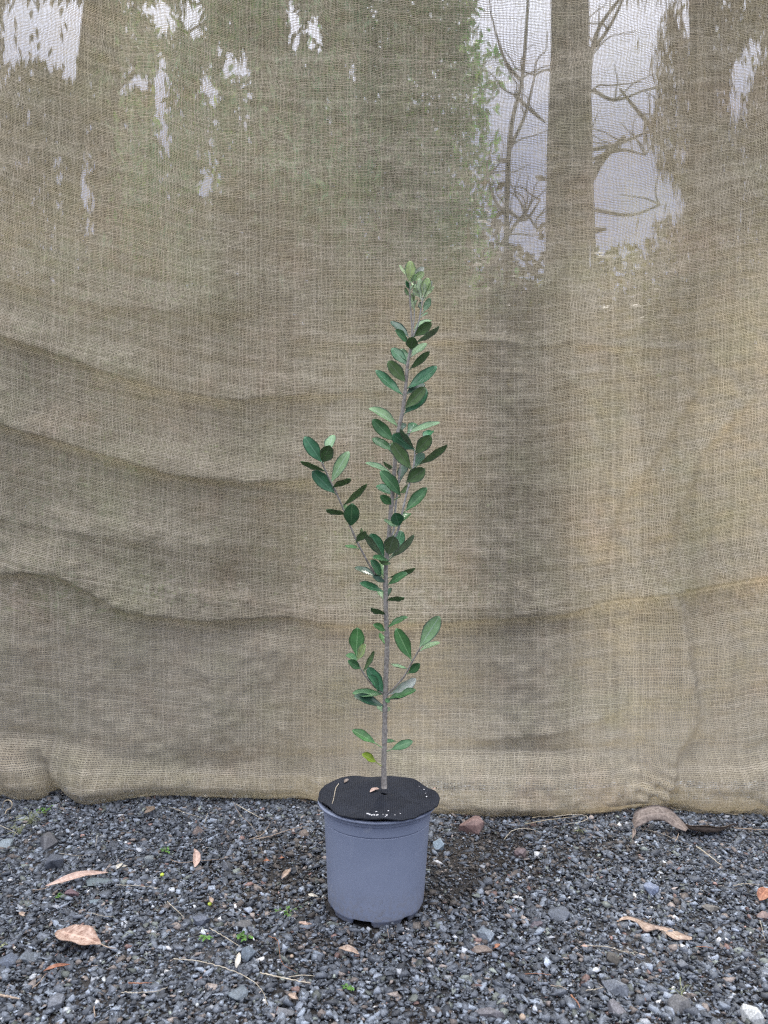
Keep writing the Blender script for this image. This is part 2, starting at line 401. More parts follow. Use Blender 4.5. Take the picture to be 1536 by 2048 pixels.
# ------------------------------------------------------------------ gravel
def gh(x, y):
    return .0025 * np.sin(x * 9 + 1) * np.cos(y * 11) + .0015 * np.sin(x * 31 + y * 17)
def hull_templates(n, npts, seed):
    r_ = random.Random(seed); T = []
    for _ in range(n):
        bm = bmesh.new()
        for _ in range(npts):
            v = Vector([r_.gauss(0, 1) for _ in range(3)]).normalized()
            m_ = (abs(v.x) ** 3.5 + abs(v.y) ** 3.5 + abs(v.z) ** 3.5) ** (1 / 3.5)
            v = v / m_ * r_.uniform(.82, 1.0); bm.verts.new(v)
        bmesh.ops.convex_hull(bm, input=bm.verts)
        loose = [v for v in bm.verts if not v.link_faces]
        if loose: bmesh.ops.delete(bm, geom=loose, context='VERTS')
        bmesh.ops.triangulate(bm, faces=bm.faces); bm.verts.index_update()
        T.append((np.array([v.co[:] for v in bm.verts]), np.array([[v.index for v in f.verts] for f in bm.faces]))); bm.free()
    return T
POT = (-.0135, 1.25)
def dirt(px, py):
    def bl(cx, cy, rx, ry): return np.exp(-((px - cx) / rx) ** 2 - ((py - cy) / ry) ** 2)
    return np.clip(bl(960, 1690, 150, 45) + bl(900, 1760, 120, 60) + .9 * bl(560, 1740, 90, 70) + .6 * bl(1200, 1700, 120, 35) + .6 * bl(740, 1890, 150, 22) + .5 * bl(540, 1900, 70, 40), 0, 1)
def rock_colors(n, px, py, r_):
    v = np.exp(r_.normal(0, .44, n)) * 1.0
    c = np.stack([.088 * v, .099 * v, .117 * v], -1)
    k = r_.random(n)
    m = k < .06; c[m] = np.array([.16, .135, .12]) * v[m][:, None]                 # brown
    m = (k >= .06) & (k < .069); c[m] = np.array([.19, .12, .105]) * v[m][:, None]    # reddish
    m = (k >= .085) & (k < .107); c[m] = np.array([.42, .44, .47]) * np.clip(v[m][:, None], .6, 1.5)  # pale
    m = (k >= .125) & (k < .30); c[m] = np.array([.175, .20, .235]) * np.clip(v[m][:, None], .6, 1.6)   # light blue grey
    m = (k >= .30) & (k < .35); c[m] = np.array([.13, .145, .13]) * v[m][:, None]
    dd = dirt(px, py); m = r_.random(n) < dd * .48
    c[m] = np.array([.078, .068, .060]) * v[m][:, None]
    return np.clip(c, .008, .6)
def build_gravel():
    r_ = np.random.default_rng(11)
    Ts = hull_templates(30, 9, 5); Tl = hull_templates(16, 7, 8)
    Vs, Fs, Cs = [], [], []; off = 0
    def scatter(n, xr, yr, rlo, rhi, T, lift, flat=(.30, .62), dirtkill=0., power=2.0):
        nonlocal off
        x = r_.uniform(*xr, n); y = r_.uniform(*yr, n)
        px = 768 + x / y * F; py = 1024 + CH / y * F
        keep = ~((np.hypot(x - POT[0], y - POT[1]) < .080))
        keep &= ~(r_.random(n) < dirt(px, py) * dirtkill)
        x, y, px, py = x[keep], y[keep], px[keep], py[keep]; n = len(x)
        r = rlo + (rhi - rlo) * r_.random(n) ** power
        c = rock_colors(n, px, py, r_)
        sx = r * r_.uniform(.85, 1.35, n); sy = r * r_.uniform(.65, 1.0, n); sz = r * r_.uniform(*flat, n)
        az = r_.uniform(0, 6.283, n); tl = r_.normal(0, .30, n); tl2 = r_.normal(0, .30, n)
        z = gh(x, y) + sz * .25 + r_.uniform(*lift, n)
        ti = r_.integers(0, len(T), n)
        for k, (tv, tf) in enumerate(T):
            m = np.where(ti == k)[0]
            if not len(m): continue
            v = tv[None] * np.stack([sx[m], sy[m], sz[m]], -1)[:, None]
            ca, sa = np.cos(tl[m])[:, None], np.sin(tl[m])[:, None]
            v = np.stack([v[..., 0], v[..., 1] * ca - v[..., 2] * sa, v[..., 1] * sa + v[..., 2] * ca], -1)
            ca, sa = np.cos(tl2[m])[:, None], np.sin(tl2[m])[:, None]
            v = np.stack([v[..., 0] * ca + v[..., 2] * sa, v[..., 1], -v[..., 0] * sa + v[..., 2] * ca], -1)
            ca, sa = np.cos(az[m])[:, None], np.sin(az[m])[:, None]
            v = np.stack([v[..., 0] * ca - v[..., 1] * sa, v[..., 0] * sa + v[..., 1] * ca, v[..., 2]], -1)
            v += np.stack([x[m], y[m], z[m]], -1)[:, None]
            nv = len(tv); nm = len(m)
            Vs.append(v.reshape(-1, 3)); Fs.append((tf[None] + (np.arange(nm) * nv)[:, None, None] + off).reshape(-1, 3))
            Cs.append(np.repeat(c[m], nv, 0)); off += nm * nv
    inx, iny = (-.95, .95), (.86, 1.80)
    scatter(56000, inx, iny, .0014, .0030, Tl, (-.001, .004))
    scatter(52000, inx, iny, .0028, .0056, Tl, (-.001, .004), dirtkill=.4)
    scatter(21000, inx, iny, .0045, .0098, Ts, (-.001, .003), dirtkill=.7)
    scatter(3200, inx, iny, .0080, .0130, Ts, (-.002, .001), (.35, .6), dirtkill=.8)
    # coarser outside the frame
    for xr in ((-1.9, -.95), (.95, 1.9)): scatter(16000, xr, (.5, 1.9), .003, .0085, Tl, (-.001, .003))
    scatter(16000, inx, (.35, .86), .003, .0085, Tl, (-.001, .003))
    me = npmesh('gravel', np.concatenate(Vs), np.concatenate(Fs), None, np.concatenate(Cs))
    o = link('gravel', me, M['stone'], smooth=False)
    tag(o, 'loose blue grey crushed rock gravel covering the ground in front of the cloth', 'gravel', kind='stuff')
build_gravel()

# ------------------------------------------------------------------ single rocks one can point to
def rock(px, py, wpx, hpx, col, label, seed, flat=.6, rot=0.):
    p = G(px, py, .004); sc_ = p.y / F
    r_ = random.Random(seed); bm = bmesh.new()
    for _ in range(22):
        v = Vector([r_.gauss(0, 1) for _ in range(3)]).normalized(); m_ = (abs(v.x) ** 2.6 + abs(v.y) ** 2.6 + abs(v.z) ** 2.6) ** (1 / 2.6)
        bm.verts.new(v / m_ * r_.uniform(.70, 1.08))
    bmesh.ops.convex_hull(bm, input=bm.verts)
    bmesh.ops.delete(bm, geom=[v for v in bm.verts if not v.link_faces], context='VERTS')
    a, b = wpx * sc_ / 2, hpx * sc_ / 2 * 1.5
    h = min(a, b) * flat * 1.3
    for v in bm.verts: v.co = Vector((v.co.x * a, v.co.y * b, v.co.z * h))
    bmesh.ops.bevel(bm, geom=list(bm.edges), offset=min(a, b) * .025, segments=1, affect='EDGES')
    bmesh.ops.triangulate(bm, faces=bm.faces)
    me = bpy.data.meshes.new('rock'); bm.to_mesh(me); bm.free()
    at = me.color_attributes.new('Col', 'FLOAT_COLOR', 'POINT')
    for i, d_ in enumerate(at.data):
        k = r_.uniform(.85, 1.15); m3 = (.10, .112, .13); d_.color = tuple((c_ * .72 + g_ * .28) * k for c_, g_ in zip(col, m3)) + (1,)
    o = link('rock', me, M['stone'], smooth=False); o.location = (p.x, p.y, h * .18 + .002)
    o.rotation_euler = (r_.uniform(-.15, .15), r_.uniform(-.15, .15), rot)
    tag(o, label, 'rock', 'larger rocks among the gravel'); return o
BG = (.085, .095, .115)
rocks = [
    (GC(190, 245), 58, 30, (.26, .15, .12), 'broad reddish brown rock lying at the hem of the cloth, right of the pot', .8, 0),
    (GC(1470, 1105), 42, 34, (.75, .76, .72), 'bright white chunky rock at the bottom right corner', .9, .3),
    (GC(40, 322), 24, 20, (.33, .42, .48), 'pale blue rock close to the right side of the pot', .9, .2),
    (GC(250, 728), 34, 36, (.22, .26, .30), 'light grey squarish rock right of the foot of the pot', .8, .5),
    (GC(480, 677), 32, 20, (.12, .09, .10), 'flat purplish brown rock right of the pot foot', .5, .2),
    (GC(592, 635), 50, 28, (.10, .115, .14), 'wide slate grey slab lying between pot and curled brown leaf', .5, .4),
    (GC(845, 978), 36, 44, (.15, .165, .19), 'angular grey rock standing near the bottom, right of the middle', .9, .9),
    (GC(277, 1085), 28, 46, (.17, .155, .16), 'upright pinkish grey rock at the bottom edge right of the pot', .7, 1.3),
    (GC(855, 1072), 34, 32, (.16, .15, .16), 'mauve grey rock at the bottom edge just below an angular grey one', .8, .4),
    (GC(1275, 602), 38, 16, (.16, .14, .11), 'long flat khaki rock right of the curled brown leaf', .5, .1),
    (GC(1130, 1050), 56, 30, (.11, .105, .10), 'large dark brownish rock near the bottom right corner', .6, -.2),
    (GC(1515, 645), 30, 18, (.26, .17, .14), 'pinkish rock cut by the right edge of the photo', .6, 0),
    (GC(415, 362), 32, 20, (.19, .13, .12), 'rosy brown rock on dark soil between pot and cloth', .7, 0),
    (GC(240, 795), 44, 20, (.24, .18, .14), 'flat tan rock lying below the light grey squarish one', .4, .1),
    (GC(830, 842), 28, 18, (.075, .06, .035), 'round mossy brown rock below the tip of a curved straw', .9, 0),
    (GC(1000, 520), 34, 22, (.20, .24, .34), 'bluish lilac rock standing right of the pot, half way to the edge', .8, .4),
    (GC(1150, 860), 30, 18, (.12, .13, .15), 'dark grey rock in front of the curled brown leaf', .6, .3),
    (EC(240, 340), 34, 38, (.105, .10, .10), 'dark pointed rock standing behind the long thin gum leaf', .9, .5),
    (EC(268, 445), 40, 34, BG, 'dark blocky rock just above the long thin gum leaf', .8, .2),
    (EC(500, 530), 58, 22, (.12, .155, .16), 'flat greenish grey slab under the tip of the long gum leaf', .35, .05),
    (EC(350, 590), 38, 18, (.14, .07, .075), 'dark maroon rock below the long gum leaf', .6, .15),
    (EC(150, 905), 50, 28, (.12, .14, .16), 'long grey slab left of the bottom, above the orange bark strip', .6, .2),
    (EC(1130, 460), 30, 28, (.09, .095, .105), 'dark rounded rock left of the pot, right of the small upright leaf', .7, .2),
    (EC(735, 418), 22, 18, (.28, .31, .31), 'pale chalky rock left of the small upright leaf', .8, .2),
    (EC(1180, 1085), 44, 30, (.13, .16, .18), 'steel grey slab at the bottom between two long straws', .6, .3),
    (EC(277, 1128), 36, 32, (.15, .16, .18), 'grey pebble with a brownish side near the bottom left corner', .8, .1),
    (EC(1415, 1165), 50, 20, (.15, .15, .155), 'long light grey slab at the bottom edge, left of the pot foot', .5, .15),
    (EC(1000, 720), 42, 22, (.10, .115, .15), 'blue grey slab in the middle of the left gravel', .5, .1),
    (EC(1232, 890), 32, 26, (.10, .13, .16), 'dark teal rock just below two green sprouts', .7, .5),
    (EC(40, 925), 48, 34, (.09, .11, .15), 'dark blue slab cut by the left edge of the photo', .5, .1),
    (EC(25, 345), 42, 24, (.26, .31, .33), 'pale blue grey rock with white streaks at the left edge', .6, .1),
    (EC(980, 290), 30, 20, (.17, .12, .095), 'brown squarish rock left of the arching twig', .7, .4),
    (EC(1505, 300), 24, 18, (.20, .15, .11), 'round tan rock touching the twig end beside the pot', .8, .2),
    (EC(460, 628), 40, 14, (.20, .26, .29), 'speckled pale blue flat rock below the long gum leaf', .35, .1),
    (EC(1200, 745), 44, 20, (.10, .095, .09), 'flat brownish rock left of the leafy green sprig', .5, .1),
]
for i, (pp, wp, hp, c, lab, fl, ro) in enumerate(rocks): rock(*pp, wp, hp, c, lab, 100 + i, fl, ro)

# ------------------------------------------------------------------ pot
M['pot'] = None
def m_pot():
    t = NT('grey plastic'); o = t.obj(); a = t.noise(o, 9, 4, .6); b = t.noise(o, 160, 2); sp = t.noise(o, 75, 2, .7); st = t.noise(o, 34, 2)
    c = t.ramp(a, [(.3, (.205, .240, .325)), (.7, (.265, .30, .39))])
    c = t.mix(t.maprange(sp, .73, .76, 0., .75), c, (.05, .055, .08))
    c = t.mix(t.maprange(st, .66, .74, 0., .25), c, (.42, .44, .47))
    # splashes of dust low on the wall
    sep = t.n('SeparateXYZ'); t.set(sep, 0, o)
    sc1 = t.n('Mapping'); t.set(sc1, 0, o); sc1.inputs['Scale'].default_value = (90, 90, 9); ss = t.noise(sc1.outputs[0], 1., 4, .7)
    c = t.mix(t.maprange(ss, .60, .72, 0., .22), c, (.40, .43, .48))
    mp = t.noise(o, 300, 3, .7)
    c = t.mix(t.math('MULTIPLY', t.maprange(mp, .60, .66, 0., .7), t.maprange(sep.outputs[2], .005, .07, 1., .0)), c, (.10, .095, .09))
    dust = t.math('MULTIPLY', t.maprange(sep.outputs[2], .0, .06, .6, 0.), t.maprange(b, .42, .6))
    c = t.mix(dust, c, (.22, .21, .20))
    return t.fin(t.bsdf(c, t.maprange(a, .3, .7, .42, .55), t.bump(b, .12, .0006), .45))
def m_mat():
    t = NT('black weed mat'); o = t.obj(); sep = t.n('SeparateXYZ'); t.set(sep, 0, o)
    rib = t.math('SINE', t.math('MULTIPLY', sep.outputs[0], 2 * math.pi / .0034)); rb2 = t.math('SINE', t.math('MULTIPLY', sep.outputs[1], 2 * math.pi / .0034))
    n = t.noise(o, 30, 4, .6); n2 = t.noise(o, 700, 2)
    c = t.ramp(n, [(.3, (.007, .009, .015)), (.7, (.016, .020, .031))])
    c = t.mix(t.maprange(n2, .66, .78, 0., .5), c, (.10, .10, .11))
    c = t.mix(t.maprange(rib, .2, 1., 0., .35), c, (.030, .036, .052))
    return t.fin(t.bsdf(c, .78, t.bump(t.math('ADD', rib, t.math('MULTIPLY', rb2, .5)), .6, .0008), .3))
M['pot'] = m_pot(); M['mat'] = m_mat()
def build_pot():
    root = empty('plant_pot', (POT[0], POT[1], 0)); tag(root, 'blue grey plastic nursery pot with notched foot standing on the gravel', 'plant pot')
    N = 192
    H = .170
    def lathe(name, prof, zfun=None, closed=False):
        V = []; Fq = []
        for (r, z) in prof:
            for k in range(N):
                th = 2 * math.pi * k / N; rr, zz = r, z
                if zfun: rr, zz = zfun(r, z, th)
                V.append((rr * math.cos(th) + POT[0], rr * math.sin(th) + POT[1], zz))
        m = len(prof)
        for i in range(m - 1 + (1 if closed else 0)):
            i2 = (i + 1) % m
            for k in range(N): k2 = (k + 1) % N; Fq.append((i * N + k, i * N + k2, i2 * N + k2, i2 * N + k))
        me = npmesh(name, V, Fq); return link(name, me, M['pot'], root)
    # notches in the foot: angles (camera side is -90 deg)
    notches = [(-1.85, .23), (-.90, .12), (-2.75, .16), (-.2, .25), (.75, .25), (1.7, .25), (2.65, .25)]
    def foot(r, z, th):
        if z > .014: return r, z
        a = (th + math.pi) % (2 * math.pi) - math.pi
        for c, hw in notches:
            dd = abs((a - c + math.pi) % (2 * math.pi) - math.pi)
            f = min(1, max(0, (hw - dd) / .045))
            if f > 0:
                z0 = max(z, .0115 * f); return r - .0004 * f, z0
        return r, z
    R0, R1 = .0768, .0872
    def rz(z): return R0 + (R1 - R0) * (z / H)
    outer = [(R0 - .0040, .0), (R0 - .0032, .0015), (R0 - .0024, .004), (R0 - .0010, .0085), (rz(.010), .0105), (rz(.012), .012), (rz(.018), .018)]
    for z in np.linspace(.03, .130, 9): outer.append((rz(z), z))
    outer += [(rz(.1390), .1390), (rz(.1402), .1402), (rz(.1405), .1405), (rz(.1408) - .0022, .1409), (rz(.1429) - .0022, .1429), (rz(.1430) + .0006, .14305), (rz(.1432) + .0006, .1432), (rz(.144) + .0006, .144), (rz(.150) + .0006, .150), (rz(.157) + .0006, .157), (rz(.163) + .0006, .163)]
    inner = [(r - .0026, z) for r, z in reversed(outer)]
    lathe('pot_body', outer + inner, foot, True)
    rim = [(R1 + .0002, .1600), (R1 + .0026, .1602), (R1 + .0028, .1606), (R1 + .0030, .1640), (R1 + .0032, .1646), (R1 + .0068, .1660), (R1 + .0088, .1676), (R1 + .0094, .1692), (R1 + .0088, .1704), (R1 + .0060, .1710), (R1 - .0004, .1710), (R1 - .0010, .1670), (R1 - .0012, .1620)]
    lathe('pot_rim', rim, None, True)
    # compost inside
    V = [(POT[0], POT[1], .163)]; Fq = []
    for j, rr in enumerate((.03, .06, .085)):
        for k in range(48): th = 2 * math.pi * k / 48; V.append((POT[0] + rr * math.cos(th), POT[1] + rr * math.sin(th),   .163 + .002 * math.sin(7 * th + j)))
    for k in range(0, 48, 2): Fq.append((0, 1 + k, 1 + (k + 1) % 48, 1 + (k + 2) % 48))
    for j in range(2):
        for k in range(48): k2 = (k + 1) % 48; Fq.append((1 + j * 48 + k, 1 + j * 48 + k2, 1 + (j + 1) * 48 + k2, 1 + (j + 1) * 48 + k))
    link('potting_soil', npmesh('potting_soil', V, Fq), M['soil'], root)
    # tilt of the whole pot a touch to the right
    root.rotation_euler = (0, R(.9), 0)
    return root
build_pot()
STEM_X = (768.5 - 768) * 1.25 / F
def mat_z(x, y):   # surface of the mat in world coordinates
    dx = x - POT[0] - .005; dy = y - POT[1]; r = np.hypot(dx, dy)
    z = .1762 - .022 * dx
    z = z + .0022 * np.sin(dx * 38 + 2) * np.sin(dy * 46 + .6) + .0012 * np.sin(dx * 95 - dy * 60) + .004 * np.exp(-(((dx + .02) / .04) ** 2 + ((dy - .05) / .03) ** 2)) + .003 * np.sin(dx * 60 + 1) * np.clip(1 - r / .1, 0, 1)
    z = z + .0045 * np.exp(-(((dx - .035) / .022) ** 2 + ((dy + .005) / .05) ** 2)) - .0055 * np.exp(-(((dx - .016) / .012) ** 2 + ((dy - .012) / .02) ** 2))
    z = z - .007 * np.clip((r - .094) / .008, 0, 1) ** 2 * (.12 + .88 / (1 + np.exp(-(dx - .03) / .006))) + .0015 * np.sin(np.arctan2(dy, dx) * 7) * np.clip((r - .06) / .04, 0, 1)
    return z
def build_mat():
    N, Mr = 144, 34; V = []; Fq = []
    rs = [.0055 + (.0985 - .0055) * (i / (Mr - 1)) for i in range(Mr)]
    hx, hy = STEM_X, 1.25
    for s_, dz in ((0, 0.), (1, -.0014)):
        for i, r in enumerate(rs):
            for k in range(N):
                th = 2 * math.pi * k / N; f = i / (Mr - 1)
                cx = hx * (1 - f) + (POT[0] + .0050) * f; cy = hy * (1 - f) + POT[1] * f
                re = r * (1 + f * (.010 * math.sin(3 * th + .5) + .006 * math.sin(8 * th) + .004 * math.sin(19 * th + 1) + .003 * math.sin(31 * th)))
                x = cx + re * math.cos(th); y = cy + re * math.sin(th)
                V.append((x, y, float(mat_z(x, y)) + dz))
    o2 = Mr * N
    for i in range(Mr - 1):
        for k in range(N):
            k2 = (k + 1) % N
            Fq.append((i * N + k, (i + 1) * N + k, (i + 1) * N + k2, i * N + k2)); Fq.append((o2 + i * N + k, o2 + i * N + k2, o2 + (i + 1) * N + k2, o2 + (i + 1) * N + k))
    for i in (0, Mr - 1):
        for k in range(N): k2 = (k + 1) % N; Fq.append((i * N + k, i * N + k2, o2 + i * N + k2, o2 + i * N + k))
    o = link('weed_mat', npmesh('weed_mat', V, Fq), M['mat']); tag(o, 'round black ribbed fabric weed mat lying over the top of the pot', 'weed mat')
build_mat()

# ------------------------------------------------------------------ the shrub
LM = dict(
    teal=m_leaf('leaf teal', (.044, .165, .076), (.14, .29, .17), .30, .10),
    green=m_leaf('leaf green', (.062, .180, .070), (.18, .33, .15), .34, .14),
    bright=m_leaf('leaf bright', (.075, .215, .065), (.24, .42, .19), .42, .22),
    olive=m_leaf('leaf olive', (.110, .200, .075), (.19, .25, .15), .55, .14, rim=(.30, .36, .27)),
    greyg=m_leaf('leaf grey green', (.15, .225, .12), (.26, .33, .22), .72, .12, rim=(.34, .38, .32)),
    light=m_leaf('leaf light', (.155,.30,.135), (.32, .44, .32), .5, .15, fuzz=.2),
    pale=m_leaf('leaf pale felted', (.38,.48,.28), (.55, .60, .47), .7, .2, fuzz=.45, rim=(.65, .70, .62)),
    lime=m_leaf('leaf lime', (.36,.46,.20), (.46, .54, .33), .6, .22, fuzz=.2, rim=(.58, .64, .5)),
    white=m_leaf('leaf white felted', (.60,.64,.57), (.66, .68, .62), .75, .1, fuzz=.4),
    yellow=m_leaf('leaf yellowing', (.24, .36, .035), (.42, .50, .12), .45, .2),
    dark=m_leaf('leaf near black', (.032, .090, .055), (.04, .08, .07), .3, .06),
)
OTHER = dict(teal='greyg', green='greyg', bright='light', olive='green', greyg='teal', light='greyg', pale='pale', lime='pale', white='green', yellow='light', dark='greyg')
MMPX = 1.25 / F     # metres per photo pixel at the shrub
def cA(x, y): return 580 + x / 4.042, 500 + y / 4.042
def cB(x, y): return 580 + x / 4.042, 800 + y / 4.042
def cC(x, y): return 640 + x / 4.654, 1120 + y / 4.654
shrub = empty('potted_shrub', (STEM_X, 1.25, .17)); tag(shrub, 'tall slender shrub with oval grey green leaves growing from the grey pot', 'shrub')
BR = {}
def branch(key, name, pts, radpx, dys, mat, label=None):
    """pts in photo px; radpx start,end radius in px; dys depth offsets for each point (metres, - = nearer)"""
    w3 = [P(x, y, 1.25 + d_) for (x, y), d_ in zip(pts, dys)]
    sp = spline(w3, 7); n = len(sp)
    if isinstance(radpx, (tuple, list)) and len(radpx) == 2: rad = [(radpx[0] + (radpx[1] - radpx[0]) * i / (n - 1)) * MMPX for i in range(n)]
    else: rad = [float(np.interp(i / (n - 1) * (len(pts) - 1), range(len(pts)), radpx)) * MMPX for i in range(n)]
    # nodes: slight swellings
    r_ = random.Random(hash_(key)); rad = [r * (1 + (.22 if r_.random() < .16 else 0)) for r in rad]
    o = tube_obj(name, sp, rad, mat, shrub, 10, .12, 3)
    if label: o['label'] = label
    BR[key] = (o, sp, rad); return o
def hash_(s): return sum((i + 1) * ord(c) for i, c in enumerate(s)) % 9973
mainpts = [(768.7, 1576), cC(595, 1900), cC(600, 1700), cC(604, 1500), cC(606, 1300), cC(616, 1000), cC(625, 800), cC(619, 600), cC(611, 400), cC(611, 180), cB(776, 1337), cB(787, 1220), cB(800, 1080), cB(815, 900), cB(835, 700), cB(850, 480), cB(876, 250), cA(912, 1290), cA(935, 1100), cA(950, 930), cA(975, 800), cA(989, 680), cA(982, 560), cA(970, 400), cA(968, 262)]
mr = [5.9, 5.3, 5.1, 5.0, 4.9, 4.8, 4.7, 4.6, 4.6, 4.5, 4.4, 4.3, 4.3, 4.2, 4.2, 4.1, 3.8, 3.6, 3.3, 3.0, 2.8, 2.5, 2.0, 1.7, 1.3]
branch('stem', 'stem', mainpts, mr, [0] * len(mainpts), M['stem'])
branch('ul', 'branch', [cB(768, 1462), cB(700, 1425), cB(640, 1330), cB(545, 1150), cB(475, 990), cB(430, 880), cB(372, 745), cB(310, 620), cB(255, 500)], (2.2, 1.5), [0, -.004, -.008, -.014, -.018, -.022, -.026, -.03, -.034], M['stem'], 'long thin side branch leaning up to the left')
branch('ur', 'branch', [cB(805, 1180), cB(862, 1080), cB(890, 990), cB(912, 890), cB(945, 745), cB(975, 640), cB(1003, 510), cB(1012, 400)], (2.3, 1.6), [0, -.006, -.012, -.016, -.02, -.022, -.024, -.026], M['twig'], 'side branch rising close along the right of the stem')
branch('um', 'branch', [cB(800, 1130), cB(838, 1050), cB(850, 900), cB(868, 740), cB(884, 600), cB(900, 470), cB(940, 330), cB(980, 240)], (2.4, 1.4), [0, .006, .008, .008, .006, .006, .008, .012], M['twig'], 'straight side branch running up against the main stem')
branch('tr', 'branch', [cA(992, 705), cA(1022, 640), cA(1045, 560), cA(1060, 470), cA(1074, 385)], (1.7, 1.1), [0, -.003, -.006, -.008, -.01], M['twig'], 'short topmost twig with pale young leaves')
branch('tm', 'twig', [cA(990, 650), cA(1003, 560), cA(1006, 430), cA(1000, 285)], (1.2, .7), [.004, .008, .01, .01], M['twig'])
branch('lr', 'branch', [cC(614, 1262), cC(700, 1180), cC(790, 1072), cC(850, 960), cC(900, 872), cC(932, 818)], (1.9, 1.4), [0, -.008, -.014, -.02, -.024, -.028], M['stem'], 'low thin side branch reaching up to the right')
branch('ll', 'branch', [cC(605, 1258), cC(500, 1172), cC(430, 1090), cC(380, 1010), cC(343, 938)], (1.8, 1.3), [0, -.006, -.012, -.016, -.02], M['stem'], 'low thin side branch reaching up to the left')

